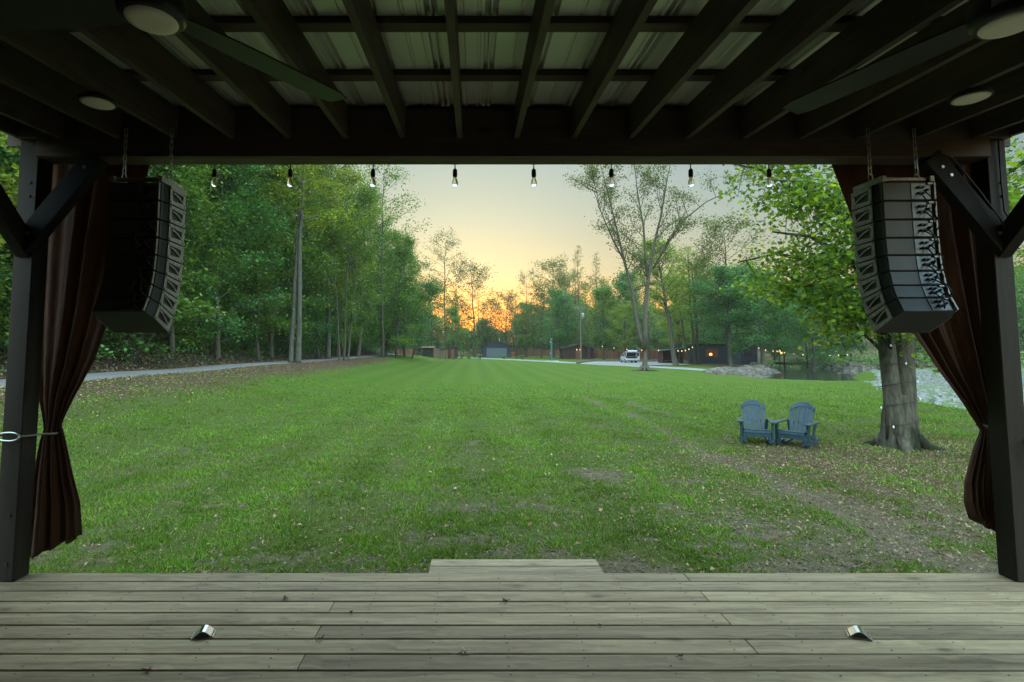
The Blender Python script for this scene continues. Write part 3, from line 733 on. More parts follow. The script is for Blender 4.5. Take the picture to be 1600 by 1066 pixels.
# ------------------------------------------------------------------ line array speakers
def cable_pts(p0, p1, sag, out):
    r = []
    for k in range(9):
        s = k/8; q = Vector(p0).lerp(Vector(p1), s); w = math.sin(math.pi*s)
        r.append(q+Vector((0, -out*w, -sag*w)))
    return r
def speaker_array(xc, label):
    YF, ZT = 3.66, 3.305
    root = thing('speaker_array', label, 'loudspeaker', (xc, YF, ZT), 0, 'hanging loudspeaker arrays')
    th = [R_(a) for a in (0, 0, .8, 2.5, 6, 11.5, 19, 28)]; H = .125; D = .26
    hw, hb = .178, .166
    p = Vector((0, 0, -.03))
    # fly frame
    mb = MB()
    for x in (-.17, .14): mb.bevbox((x, -.27, -.028), (x+.03, .0, .012), .003)
    for y in (-.25, -.13, -.03): mb.bevbox((-.139, y, -.018), (.139, y+.03, .006), .003)
    mb.build('fly_frame', M['rig'], root)
    for x in (-.155, .155):
        mb = MB()
        for y, z0 in ((-.15, .015),):
            mb.tube([(x-.012, y, z0), (x-.014, y, z0+.035), (x, y, z0+.05), (x+.014, y, z0+.035), (x+.012, y, z0)], .004, 6)
            zt = RZ(YF+y)-ZT
            n = 7; a = z0+.045
            for k in range(n):
                zc = a+(zt-.02-a)*(k+.5)/n; L = (zt-.02-a)/n*.62
                ang = (k % 2)*math.pi/2; dx, dy = math.cos(ang)*.009, math.sin(ang)*.009
                mb.tube([(x+dx, y+dy, zc-L), (x+dx, y+dy, zc+L), (x-dx, y-dy, zc+L), (x-dx, y-dy, zc-L), (x+dx, y+dy, zc-L)], .0028, 5)
        mb.build('chain', M['steel'], root)
    for i in range(8):
        a = th[i]; d = Vector((0, -math.sin(a), -math.cos(a))); b = Vector((0, -math.cos(a), math.sin(a)))
        tt = D*math.tan((th[i]-th[i-1])/2) if i else 0
        tb = D*math.tan((th[i+1]-th[i])/2) if i < 7 else 0
        def pt(x, dep, s):                       # s: 0 top .. 1 bottom
            f = dep/D
            return p + b*dep + d*(tt*f+s*(H-.004-(tt+tb)*f)) + Vector((x, 0, 0))
        plan = [(-hw,0),(hw,0),(hw,.19),(hb,.235),(hb,D),(-hb,D),(-hb,.235),(-hw,.19)]
        mb = MB(); vs = [pt(x, e, .02) for x, e in plan]+[pt(x, e, .98) for x, e in plan]; n = 8
        mb.add(vs, [tuple(range(n)), tuple(range(2*n-1,n-1,-1))]+[(k, n+k, n+(k+1) % n, (k+1) % n) for k in range(n)])
        cabn = mb.build('speaker_cabinet', M['cab'], root)
        # front grille
        mb = MB(); vs = [pt(-hw+.012, -.012, .06), pt(hw-.012, -.012, .06), pt(hw-.012, -.012, .94), pt(-hw+.012, -.012, .94), pt(-hw+.012, 0, .06), pt(hw-.012, 0, .06), pt(hw-.012, 0, .94), pt(-hw+.012, 0, .94)]
        mb.add(vs, [(0,1,2,3),(0,4,5,1),(1,5,6,2),(2,6,7,3),(3,7,4,0)]); mb.build('grille', M['black'], cabn)
        # rear panels
        mb = MB(); e = D+.002
        def rear(x0, x1, s0, s1, dep):
            vs = [pt(x0, D, s0), pt(x1, D, s0), pt(x1, D, s1), pt(x0, D, s1), pt(x0, D+dep, s0), pt(x1, D+dep, s0), pt(x1, D+dep, s1), pt(x0, D+dep, s1)]
            mb.add(vs, [(4,5,6,7),(0,1,5,4),(1,2,6,5),(2,3,7,6),(3,0,4,7)])
        rear(-hb+.004, hb-.004, .06, .95, .004); mb.build('rear_panel', M['cabback'], cabn)
        mb = MB(); rear(.015, hb-.026, .08, .93, .008); mb.build('amp_plate', M['amp'], cabn)
        mb = MB(); rear(hb-.014, hb-.004, .05, .95, .022); rear(hb-.05, hb-.015, .05, .16, .018); mb.build('rear_rail', M['rig'], cabn)
        mb = MB()
        for cx, s in ((.06,.3),(.085,.3),(.06,.62),(.085,.62),(.115,.45)):
            c0 = pt(cx, D+.008, s); mb.tube([c0, c0+b*.018], [.009,.008], 8)
        mb.build('connector', M['black'], cabn)
        # rigging side frames with a hand hole and curved grip
        for sg in (-1, 1):
            mb = MB(); x = sg*(hw+.003)
            P4 = lambda e, s: pt(x, e, s)
            def plate(pl, th_=.003):
                vs = [pt(sg*(hw+.0015), e_, s_) for e_, s_ in pl]+[pt(sg*(hw+.006), e_, s_) for e_, s_ in pl]; n = len(pl)
                mb.add(vs, [tuple(range(n)), tuple(range(2*n-1,n-1,-1))]+[(k, n+k, n+(k+1) % n, (k+1) % n) for k in range(n)])
            plate([(.002,.02),(.188,.02),(.188,.19),(.002,.27)])
            plate([(.002,.70),(.188,.80),(.188,.97),(.002,.97)])
            plate([(.002,.272),(.028,.255),(.04,.70),(.002,.697)])
            plate([(.162,.205),(.188,.193),(.188,.797),(.156,.775)])
            mb.build('side_plate', M['rig'], cabn)
            mb = MB()
            g = [pt(sg*(hw+.004), .04+.12*k/6, .66-.32*math.sin(math.pi*.5*k/6)) for k in range(7)]
            mb.tube(g, .006, 6)
            mb.build('grip', M['rig'], cabn, smooth=True)
            mb = MB()
            for e_, s_ in ((.012,.1),(.174,.1),(.012,.86),(.174,.88)):
                c0 = pt(sg*(hw+.006), e_, s_); MB().tube([c0, c0+Vector((sg*.007,0,0))], .0055, 8).build('lock_pin', M['steel'], cabn)
        if i < 7:
            mb = MB(); c0 = pt(.06+.02*(i % 2), D+.02, .62)
            a2 = th[i+1]; d2 = Vector((0, -math.sin(a2), -math.cos(a2)))
            c1 = c0+(d+d2)*.06+Vector((.02,0,0))
            mb.tube(cable_pts(c0, c1, .01, .035+.02*(i % 3)), .004, 6); mb.tube(cable_pts(c0+Vector((.03,0,.01)), c1+Vector((.05,0,.0)), .02, .05), .0035, 6)
            mb.build('link_cable', M['cord'], root, smooth=True)
        p = p + d*H
    return root
speaker_array(-2.185, 'dark curved speaker column hanging before the curtain with the iron snap hook')
speaker_array(2.81, 'curved speaker column with blue lit rear panels and looped cables, hanging near the maple')

# ------------------------------------------------------------------ ceiling fans and flush lights
def fan(x, y, z, angs, label):
    root = thing('ceiling_fan', label, 'ceiling fan', (x, y, z), 0, 'ceiling fans with round lights')
    mb = MB(); mb.lathe([(.012, RZ(y)-z),(.012, .16)], n=10); mb.lathe([(.055, RZ(y)-z),(.055, RZ(y)-z-.03),(.03, RZ(y)-z-.05)], n=16); mb.build('down_rod', M['fan'], root, smooth=False)
    mb = MB(); mb.lathe([(.102,.004),(.115,.02),(.12,.05),(.11,.1),(.07,.13),(.05,.165)], n=28); mb.build('motor_housing', M['fan'], root, smooth=True)
    mb = MB(); mb.lathe([(.02,-.012),(.06,-.01),(.085,-.004),(.091,.006),(.09,.012)], n=32); mb.build('light_disc', M['diff'], root, smooth=True)
    for an in angs:
        mb = MB(); a = R_(an); d = Vector((math.cos(a), math.sin(a), 0)); s = Vector((-d.y, d.x, 0))
        vs = []; L = .90; n = 12
        for k in range(n+1):
            f = k/n; r = .09+f*(L-.09)
            w = .058+.022*math.sin(min(1, f*2.2)*math.pi/2)
            if k == n: w *= .72
            for sg in (-1, 1):
                q = d*r+s*(sg*w)+Vector((0,0,.045+sg*.008))
                vs += [q, q+Vector((0,0,.008))]
        fs = []
        for k in range(n):
            a0 = k*4; a1 = a0+4
            fs += [(a0,a1,a1+2,a0+2),(a0+1,a0+3,a1+3,a1+1),(a0,a0+1,a1+1,a1),(a0+2,a1+2,a1+3,a0+3)]
        fs += [(0,2,3,1),(n*4,n*4+1,n*4+3,n*4+2)]
        mb.add(vs, fs); mb.build('blade', M['fan'], root, smooth=False)
fan(-1.204, 1.92, CAMZ+1.222, (55, 176, 295), 'dark three bladed ceiling fan with its pale disc whole in view')
fan(2.03, 1.945, CAMZ+1.221, (112, 232, 352), 'dark ceiling fan whose pale disc is cut by the edge of the view')
def flush(x, y, label):
    z = CAMZ+1.42
    root = thing('disc_light', label, 'ceiling light', (x, y, z), 0, 'flush round ceiling lights')
    mb = MB(); mb.lathe([(.085,.004),(.094,.0),(.097,.012),(.09,.03),(.05,RZ(y)-z)], n=32); mb.build('trim_ring', M['fan'], root, smooth=True)
    mb = MB(); mb.lathe([(.02,-.006),(.07,-.004),(.088,.004)], n=32); mb.build('light_disc', M['diff'], root, smooth=True)
flush(-2.188, 3.02, 'small round flush light above the dark speaker column beside the whole fan')
flush(2.837, 2.96, 'small round flush light above the speaker column with blue lit panels')

# ------------------------------------------------------------------ curtains
def M_cloth():
    m, t, p = new_mat('brown_curtain_cloth')
    f = noise(t, coords(t, (1,1,1)), 240, 3); g = noise(t, coords(t), 3, 3)
    c = ramp(t, g, [(.3, (.075,.042,.028)), (.7, (.12,.068,.046))])
    t.links.new(c, p.inputs['Base Color']); p.inputs['Roughness'].default_value = .8; p.inputs['Specular IOR Level'].default_value = .15
    cr_ = noise(t, coords(t, (1.6,1.6,.7)), 7, 4, .6)
    tr = N(t, 'ShaderNodeBsdfTranslucent'); tr.inputs[0].default_value = (.26,.13,.07,1)
    ms = N(t, 'ShaderNodeMixShader'); ms.inputs[0].default_value = .22
    t.links.new(p.outputs[0], ms.inputs[1]); t.links.new(tr.outputs[0], ms.inputs[2]); t.links.new(ms.outputs[0], t.nodes['Material Output'].inputs[0])
    bump(t, p, math_(t, 'ADD', math_(t, 'MULTIPLY', f, .08), cr_), .55, .05); return m
M['cloth'] = M_cloth()
def curtain(rows, folds, label, hook, seed, Y0=4.06, slope=0):
    """rows: (z, x_outer, x_inner, fold depth); the cloth sways between the two edges"""
    root = thing('stage_curtain', label, 'curtain', (rows[0][1], Y0, DZ), 0, 'tied back stage curtains')
    r2 = random.Random(seed); ph = [r2.uniform(-.5,.5) for _ in range(200)]
    zs = [r[0] for r in rows][::-1]
    col = lambda z, k: float(np.interp(z, zs, [r[k] for r in rows][::-1]))
    nu, nv = 150, 90; vs = []; fs = []
    for j in range(nv+1):
        z = rows[0][0]+(rows[-1][0]-rows[0][0])*j/nv
        xo, xi, fd = col(z,1), col(z,2), col(z,3)
        for i in range(nu+1):
            u = i/nu
            pz = z*.6
            w = math.sin((u*folds+.35*math.sin(u*9+seed))*2*math.pi+seed)+.35*math.sin(u*folds*4.1*math.pi+pz*1.3)
            x = xo+(xi-xo)*u
            hem = .015*math.sin(u*folds*2*math.pi+1)*(j/nv)**8
            vs.append((x-rows[0][1]+.012*math.cos(u*folds*2*math.pi)*fd*8, -fd*w*.6-fd*.2, z+hem+slope*u*(j/nv)**5-DZ))
    for j in range(nv):
        for i in range(nu): a = j*(nu+1)+i; fs.append((a, a+1, a+nu+2, a+nu+1))
    mb = MB(); mb.add(vs, fs); o = mb.build('cloth', M['cloth'], root, smooth=True, fixn=False)
    sm = o.modifiers.new('thickness', 'SOLIDIFY'); sm.thickness = .004
    return root
ZT_ = 3.95
rowsL = [(ZT_,-3.34,-2.35,.055),(3.62,-3.33,-2.47,.055),(3.0,-3.33,-2.60,.055),(2.5,-3.32,-2.70,.05),(2.1,-3.30,-2.83,.05),(1.82,-3.27,-2.97,.045),(1.66,-3.23,-3.04,.045),(1.60,-3.22,-3.06,.04),(1.5,-3.25,-3.02,.055),(1.2,-3.29,-2.94,.07),(.95,-3.31,-2.87,.08),(.80,-3.32,-2.86,.075),(.64,-3.33,-2.85,.07)]
cL = curtain(rowsL, 3.3, 'brown curtain tied to the post with an iron snap hook, its hem hanging full', None, 2, slope=.20)
rowsR = [(ZT_,3.88,2.63,.055),(3.62,3.88,2.75,.055),(3.1,3.88,2.92,.055),(2.6,3.88,3.16,.05),(2.3,3.88,3.32,.05),(2.0,3.88,3.50,.05),(1.78,3.87,3.66,.045),(1.62,3.86,3.76,.04),(1.56,3.87,3.79,.03),(1.4,3.89,3.72,.05),(1.15,3.90,3.64,.06),(.98,3.90,3.63,.07),(.84,3.90,3.66,.07)]
cR = curtain(rowsR, 4.3, 'brown curtain tied to the post with a twisted rope, its short hem crumpled', None, 5, slope=.12)
# ties: iron snap hook on the left, twisted rope on the right
o = MB(); pts = []
for k in range(21):
    a = 2*math.pi*k/20; pts.append((.095+.09*math.cos(a), -.285, .99+.028*math.sin(a)*(1+.25*math.cos(a))))
o.tube(pts, .006, 6); o.build('snap_hook', M['steel'], cL, smooth=True)
o = MB(); o.tube([(.02,.0,.99),(-.0,-.2,.99),(.005,-.285,.99)], .007, 6); o.tube([(.18,-.285,.99),(.20,-.2,.985),(.205,-.10,.98),(.23,-.085,.978),(.255,-.04,.975),(.25,.03,.975),(.12,.05,.98)], .007, 6); o.build('tie_rope', M['rope'], cL, smooth=True)
o = MB()
for ph in (0, math.pi):
    pts = []
    base = [(-.06,.06,1.02),(-.095,-.02,1.03),(-.08,-.08,1.02),(-.04,-.13,.99),(-.03,-.25,.965),(.0,-.32,.955),(.08,-.33,.945),(.25,-.33,.93)]
    for k in range(60):
        f = k/59*(len(base)-1); i0 = min(int(f), len(base)-2); q = Vector(base[i0]).lerp(Vector(base[i0+1]), f-i0)
        pts.append(q+Vector((0, math.cos(k*.9+ph)*.005, math.sin(k*.9+ph)*.007)))
    o.tube(pts, .0055, 5)
o.tube([(-.03,-.27,.965),(-.005,-.31,.90),(.03,-.33,.87)], .008, 5)
o.build('tie_rope', M['rope'], cR, smooth=True)

# ------------------------------------------------------------------ small things on the deck
def deck_light(px, py, rz, label):
    v = ray(px, py); tt = (DZ-CAMZ)/v[2]; x, y = v[0]*tt, v[1]*tt
    root = thing('deck_light', label, 'deck light', (x, y, DZ+.002), rz, 'low chrome deck lights'); root.scale = (.82,.82,.82)
    prof = [(-.062,0),(.062,0),(.062,.008),(.05,.01),(.038,.022),(.02,.036),(0,.041),(-.02,.036),(-.038,.022),(-.05,.01),(-.062,.008)]
    MB().prism(prof, -.045, .045).build('body', M['black'], root)
    cv = [(.056,.0115),(.046,.0205),(.036,.029),(.02,.041),(0,.046),(-.02,.041),(-.036,.029),(-.046,.0205),(-.056,.0115)]
    inner = [(x_*.96, z_-.004) for x_, z_ in cv[::-1]]
    MB().prism(cv+inner, -.047, .047).build('cover', M['chrome'], root)
    MB().bevbox((-.07,-.048,0), (.07,.048,.005), .002).build('base_plate', M['steel'], root)
deck_light(318, 993, R_(14), 'low chrome deck light nearer the brown dried curl of leaf')
deck_light(1342, 994, R_(-24), 'low chrome deck light turned away, on the boards below the bare rope tie')
def dry_leaf(px, py, size, rz, label, mat, lobes=5, curl=.35):
    v = ray(px, py); tt = (DZ-CAMZ)/v[2]; x, y = v[0]*tt, v[1]*tt
    r3 = random.Random(int(px)); n = lobes*4; vs = [(0,0,.012)]; 
    for k in range(n):
        a = 2*math.pi*k/n; r = size*(.62+.38*math.cos(lobes*a))*(1+.15*r3.uniform(-1,1))*(.8+.2*math.cos(a))
        vs.append((r*math.cos(a), r*.8*math.sin(a), .004+curl*size*(abs(math.sin(a*1.5+px))**2)*(r/size)))
    mb = MB(); mb.add(vs, [(0, 1+k, 1+(k+1) % n) for k in range(n)]); mb.tube([(0,0,.011),(-size*.7,size*.1,.009),(-size*1.25,size*.3,.004)], .0014, 4)
    o = mb.build('dry_leaf', mat, smooth=False); o.location = (x, y, DZ+.002); o.rotation_euler = (0,0,rz)
    sm = o.modifiers.new('thickness', 'SOLIDIFY'); sm.thickness = .0012
    return tag(o, label, 'leaf', 'dry leaves on the deck')
M['leaf_tan'] = M_noise('tan_dry_leaf', (.30,.23,.15), (.50,.40,.29), 30, .8, b=.2)
M['leaf_brown'] = M_noise('brown_dry_leaf', (.045,.032,.022), (.12,.09,.06), 30, .8, b=.2)
M['leaf_red'] = M_noise('red_dry_leaf', (.16,.05,.03), (.26,.1,.06), 30, .8, b=.2)
dry_leaf(725, 1021, .048, .6, 'large pale tan dry leaf lying open on the boards', M['leaf_tan'], 5, .3)
dry_leaf(446, 937, .034, 2.2, 'curled brown and white dry leaf on the far boards', M['leaf_brown'], 3, .9)
dry_leaf(790, 941, .032, 4.0, 'small brown crumpled leaf below the step', M['leaf_brown'], 4, .8)
dry_leaf(501, 1001, .026, 1.0, 'tiny dark curl of leaf by a plank joint', M['leaf_brown'], 3, .7)
dry_leaf(549, 959, .020, 5.0, 'tiny dark leaf scrap standing on a plank edge', M['leaf_brown'], 3, 1.1)
dry_leaf(231, 1050, .028, 3.3, 'small reddish dry leaf caught in a deck gap', M['leaf_red'], 3, .5)
dry_leaf(1064, 1028, .022, .3, 'tiny brown pair of leaf crumbs in a deck gap', M['leaf_brown'], 3, .8)
dry_leaf(937, 979, .018, 1.9, 'tiny dark leaf chip on the boards between the step and the chrome light', M['leaf_brown'], 3, .8)

cb_ = MB(); pts = [(3.30,3.73,3.60),(3.42,3.735,3.56),(3.60,3.735,3.31),(3.72,3.73,3.12),(3.80,3.75,3.00),(3.90,3.70,2.95),(4.0,3.5,2.93)]
cb_.tube(pts, .006, 6); cb_.tube([(3.80,3.78,3.70),(3.805,3.785,3.40),(3.81,3.782,3.18),(3.84,3.775,3.12),(3.93,3.70,3.06)], .006, 6)
tag(cb_.build('power_cable', M['cord'], smooth=True), 'thin black cable running down the right brace and post beside the bolts', 'cable')
# ------------------------------------------------------------------ trees
def leaf_quads(r, c, size, up=.6, asp=.55, fold=.25):
    """c (N,3) leaf centres -> (4N,3) pointed leaves with scattered directions"""
    n = len(c)
    nrm = r.randn(n, 3); nrm[:, 2] = np.abs(nrm[:, 2])+up*1.6; nrm /= np.linalg.norm(nrm, axis=1)[:, None]
    d = r.randn(n, 3); d -= nrm*np.sum(d*nrm, 1)[:, None]; d /= np.linalg.norm(d, axis=1)[:, None]
    s = np.cross(nrm, d); sz = (size*(.6+.8*r.rand(n)))[:, None]
    return np.stack([c-d*sz*.5, c+s*sz*asp*.5-nrm*sz*fold*.3, c+d*sz*.5-nrm*sz*.1, c-s*sz*asp*.5-nrm*sz*fold*.3], 1).reshape(-1, 3)
def maple_leaves(r, c, size, up=.5):
    n = len(c)
    nrm = r.randn(n, 3)*.8; nrm[:, 2] = np.abs(nrm[:, 2])+up; nrm /= np.linalg.norm(nrm, axis=1)[:, None]
    d = r.randn(n, 3); d[:, 2] -= .6; d -= nrm*np.sum(d*nrm, 1)[:, None]; d /= np.linalg.norm(d, axis=1)[:, None]
    s = np.cross(nrm, d); sz = (size*(.55+.8*r.rand(n)))[:, None]
    sh = [(-.42,0),(-.38,.32),(-.05,.28),(.02,.55),(.2,.22),(.62,0),(.2,-.22),(.02,-.55),(-.05,-.28),(-.38,-.32)]
    q = [c+d*sz*a+s*sz*b_-nrm*sz*(.22*abs(b_)+.12*a*a) for a, b_ in sh]
    return np.stack(q, 1).reshape(-1, 3)
def prof_round(s): return max(.12, math.sin(math.pi*(.14+.80*s)))**.75
def prof_cone(s): return max(.1, 1.05-s)**.9
def prof_oval(s): return max(.15, math.sin(math.pi*(.22+.72*s)))**.6
def prof_up(s): return .55+.55*math.sin(math.pi*s*.75+.4) if s < .9 else .4
def grow(seed, H, cb, R, nl=34, sec=5, per=40, leaf=.2, tr=.22, prof=prof_round, up=.45, crad=.55, bare=.0, bend=.35, forks=None, flat=.6, sides=7, upb=.6, gap=.0, kind='quad', stems=None):
    r = random.Random(seed); nr = np.random.RandomState(seed); mb = MB(); cl = []
    def trunk(base, top, r0, n=10, wob=bend):
        pts = []; o = Vector((0,0,0))
        for k in range(n+1):
            f = k/n
            if 0 < k: o += Vector((r.uniform(-1,1), r.uniform(-1,1), 0))*wob*.25
            pts.append(Vector(base).lerp(Vector(top), f)+o)
        rad = [r0*((1-.92*(k/n))**.85) for k in range(n+1)]; rad[0] *= 1.45
        pts.insert(1, pts[0].lerp(pts[1], .18)); rad.insert(1, r0*1.06)
        mb.tube(pts, rad, sides); return pts, rad
    stems_ = stems or [((0,0,0), (r.uniform(-.6,.6), r.uniform(-.6,.6), H*.97), tr)]
    tl = [trunk(*q) for q in stems_]
    if forks:
        for pl, rad in forks:
            n = len(pl)
            mb.tube(pl, rad, sides); tl.append(([Vector(q) for q in pl], rad))
        tl = tl[len(stems_):]
    def pos(pts, z):
        for a, c in zip(pts[:-1], pts[1:]):
            if a.z <= z <= c.z: return a.lerp(c, (z-a.z)/max(1e-6, c.z-a.z))
        return pts[-1] if z > pts[-1].z else pts[0]
    for k in range(nl):
        s = (k+.5)/nl; z = H*(cb+(.985-cb)*s)
        pts, rad = tl[k % len(tl)]
        if z > pts[-1].z: z = pts[-1].z-.02
        if z < pts[0].z: z = pts[0].z+(pts[-1].z-pts[0].z)*(.35+.6*r.random())
        p0 = pos(pts, z); az = k*2.39996+r.uniform(-.5,.5); L = R*prof(s)*r.uniform(.65,1.12)
        el = up*r.uniform(.4,1.5)+.5*s
        d = Vector((math.cos(az)*math.cos(el), math.sin(az)*math.cos(el), math.sin(el)))
        lp = [p0]; q = p0.copy(); dd = d.copy()
        for m_ in range(5):
            dd = (dd+Vector((r.uniform(-.22,.22), r.uniform(-.22,.22), r.uniform(-.16,.16)))).normalized(); q = q+dd*L/5; lp.append(q.copy())
        r0 = max(.012, tr*.30*(1-.65*s)*min(1, L/R+.2))
        mb.tube(lp, [r0*(1-.8*i/5) for i in range(6)], 5, cap=False)
        for j in range(sec):
            f = .22+.78*(j+.5)/sec; i0 = min(int(f*5), 4); b0 = lp[i0].lerp(lp[i0+1], f*5-i0)
            d2 = (dd+Vector((r.uniform(-1,1), r.uniform(-1,1), r.uniform(-.35,.55)))*1.0).normalized(); l2 = L*.30*r.uniform(.5,1.2)+.2
            e = b0+d2*l2
            mb.tube([b0, b0.lerp(e,.5)+Vector((0,0,l2*.06)), e], [r0*.42, r0*.3, .006], 3, cap=False)
            if r.random() >= bare:
                cl.append((e, crad*r.uniform(.6,1.3)))
                if r.random() < .6: cl.append((b0.lerp(e,.5), crad*r.uniform(.5,1.0)))
        if r.random() >= bare: cl.append((lp[-1], crad*r.uniform(.7,1.2)))
    cs = []
    for c, cr in cl:
        n = max(3, int(per*r.uniform(.6,1.4)))
        o = nr.randn(n, 3)*cr*.55; o[:, 2] *= flat
        cs.append(np.array(c)+o)
    cs = np.concatenate(cs)
    L = maple_leaves(nr, cs, leaf, upb) if kind == 'maple' else leaf_quads(nr, cs, leaf, upb)
    return mb, L, (10 if kind == 'maple' else 4)
PROTO = {}
def proto(key, bark, leafm, **kw):
    mb, L, k = grow(**kw)
    to = mb.build('trunk', bark, None, smooth=True, fixn=False); tm = to.data; bpy.data.objects.remove(to)
    PROTO[key] = (tm, fast_mesh('crown', L, k, [leafm]), mb, L)
B, BP, BD = M['bark'], M['bark_pale'], M['bark_dark']
proto('deep_a', B, M['lf_deep'], seed=1, H=22, cb=.07, R=5.2, nl=44, sec=5, per=70, leaf=.24, flat=.8, bend=.7, crad=.95)
proto('deep_b', BD, M['lf_deep'], seed=2, H=19, cb=.07, R=4.6, nl=40, sec=5, per=70, leaf=.24, flat=.8, bend=.7, crad=.95, prof=prof_oval)
proto('cool_a', B, M['lf_blue'], seed=3, H=16, cb=.07, R=4.8, nl=36, sec=6, per=70, leaf=.22, flat=.8, bend=.7, crad=.95, prof=prof_oval, up=.2)
proto('mid_a', B, M['lf_mid'], seed=4, H=21, cb=.10, R=4.4, nl=40, sec=5, per=62, leaf=.22, flat=.8, bend=.7, crad=.95)
proto('yel_a', BP, M['lf_yel'], seed=5, H=22, cb=.25, R=4.3, nl=40, sec=5, per=62, leaf=.21, flat=.8, crad=.9, prof=prof_oval)
proto('tall_open', BD, M['lf_oliv'], seed=6, H=27, cb=.26, R=6.2, nl=46, sec=6, per=11, leaf=.30, flat=.9, up=.25, bend=.8, crad=.95, tr=.24, prof=prof_oval)
proto('slim_sparse', BD, M['lf_oliv'], seed=7, H=24, cb=.28, R=3.6, nl=50, sec=5, per=5, leaf=.24, crad=.6, tr=.14, up=.45, bend=.6, prof=prof_cone, bare=.2)
proto('round_oliv', BD, M['lf_oliv'], seed=8, H=18, cb=.22, R=6.4, nl=42, sec=6, per=15, leaf=.32, flat=.9, up=.25, bend=.8, crad=.95, tr=.22)
proto('bare', B, M['lf_oliv'], seed=9, H=22, cb=.3, R=3.2, nl=44, sec=6, per=7, leaf=.2, crad=.4, tr=.16, bare=.72, up=.8, prof=prof_oval)
proto('far_green', B, M['lf_mid'], seed=10, H=13, cb=.12, R=4.6, nl=34, sec=5, per=46, leaf=.32, flat=.8, crad=1.05)
proto('far_cool', B, M['lf_blue'], seed=12, H=14, cb=.15, R=4.4, nl=34, sec=5, per=46, leaf=.32, flat=.8, crad=1.05, prof=prof_oval)
proto('spring', B, M['lf_yel'], seed=13, H=12, cb=.2, R=4.2, nl=34, sec=5, per=30, leaf=.24, crad=.65)
proto('double', BP, M['lf_yel'], seed=14, H=23, cb=.42, R=3.6, nl=36, sec=5, per=30, leaf=.22, crad=.6, prof=prof_oval, stems=[((-.22,0,0), (.3,.3,20), .20), ((.26,.1,0), (.5,.1,23), .22)], bend=.3)
proto('trio', B, M['lf_mid'], seed=15, H=14, cb=.22, R=3.2, nl=34, sec=5, per=34, leaf=.2, crad=.6, prof=prof_oval, stems=[((-.3,0,0), (-1.5,.3,12), .11), ((.1,.1,0), (.3,-.2,14), .12), ((.45,-.1,0), (1.4,.2,13), .10)], bend=.25)
proto('leaning', BD, M['lf_mid'], seed=16, H=11, cb=.5, R=3.0, nl=26, sec=5, per=30, leaf=.24, crad=.6, stems=[((0,0,0), (3.6,0,11), .15)], bend=.25)
proto('leaning_trunk', B, M['lf_mid'], seed=17, H=15, cb=.38, R=4.0, nl=34, sec=5, per=28, leaf=.24, crad=.7, stems=[((0,0,0), (-2.2,.4,15), .34)], bend=.5, tr=.3)
proto('clump', BD, M['lf_yel'], seed=18, H=16, cb=.4, R=3.6, nl=36, sec=5, per=22, leaf=.23, crad=.65, stems=[((-.9,0,0), (-3.0,.3,15), .15), ((0,.1,0), (-.4,-.2,16), .2), ((.5,-.1,0), (.1,.2,15), .17), ((.9,.2,0), (.6,.4,14), .15)], bend=.4)
proto('round_mid', BD, M['lf_oliv'], seed=19, H=19, cb=.25, R=6.2, nl=42, sec=6, per=17, leaf=.31, flat=.9, up=.3, bend=.8, crad=.95, tr=.24, prof=prof_oval)
proto('pond_tree', BP, M['lf_blue'], seed=20, H=11, cb=.30, R=4.6, nl=34, sec=6, per=60, leaf=.22, crad=.9, up=.15, tr=.26, prof=prof_oval)

FOREST = {'deep': 'leafy green forest tree on the bank among its like'}
def tree(key, x, y, name, label, s=1.0, rz=0.0, group=None, leafm=None, sz=1.0, cat='tree'):
    tm, cm, _, _ = PROTO[key]
    root = thing(name, label, cat, (x, y, hz(x, y)-.08), rz, group); root.scale = (s, s, s*sz)
    link(bpy.data.objects.new('trunk', tm), root)
    c = link(bpy.data.objects.new('crown', cm), root)
    if leafm:
        c.material_slots[0].link = 'OBJECT'; c.material_slots[0].material = M[leafm]
    return root
def tpx(key, px, y, name, label, **kw):         # the tree whose foot is seen at photo column px, y metres ahead
    f = 1.0
    x = (px-PX)/FPX*y*.997
    return tree(key, x, y, name, label, **kw)
# left side of the lawn
tree('double', -13.35, 40, 'twin_trunk_tree', 'tall pale tree with two close bare trunks standing at the path edge', 1.0, 0)
tree('trio', -12.4, 51, 'triple_stem_tree', 'slender tree of three thin stems beside the path, past the twin trunks', 1.0, .3)
tree('yel_a', -14.6, 54, 'yellow_green_tree', 'tall yellow green tree rising behind the twin trunk tree', 1.12, 1.0)
tree('tall_open', -12.2, 72, 'tall_tree', 'tall dark edged tree closing the left woods against the sky', .98, .5, leafm='lf_deep')
tree('mid_a', -14.2, 66, 'leafy_tree', 'mid green leafy tree just behind the triple stem tree', 1.0, 2.0)
tree('cool_a', -10.8, 84, 'leafy_tree', 'full cool green tree at the corner of the woods where the lawn ends', 1.0, 1.3)
tree('deep_b', -11.2, 78, 'leafy_tree', 'deep green tree with dark trunks by the small white sign', .9, .3)
tree('leaning', -9.9, 86, 'leaning_tree', 'thin dark tree leaning towards the sunset gap', 1.0, .1)
tree('bare', -19.5, 25, 'bare_tree', 'pale grey tree with bare crooked limbs above the speaker column', 1.0, .7)
tree('mid_a', -17.5, 17.0, 'leafy_tree', 'sunny green tree seen past the post beside the snap hook', .8, .2, leafm='lf_yel')
G1 = 'forest trees on the left bank'; FL = 'leafy green forest tree on the wooded bank behind the path'
r4 = random.Random(8)
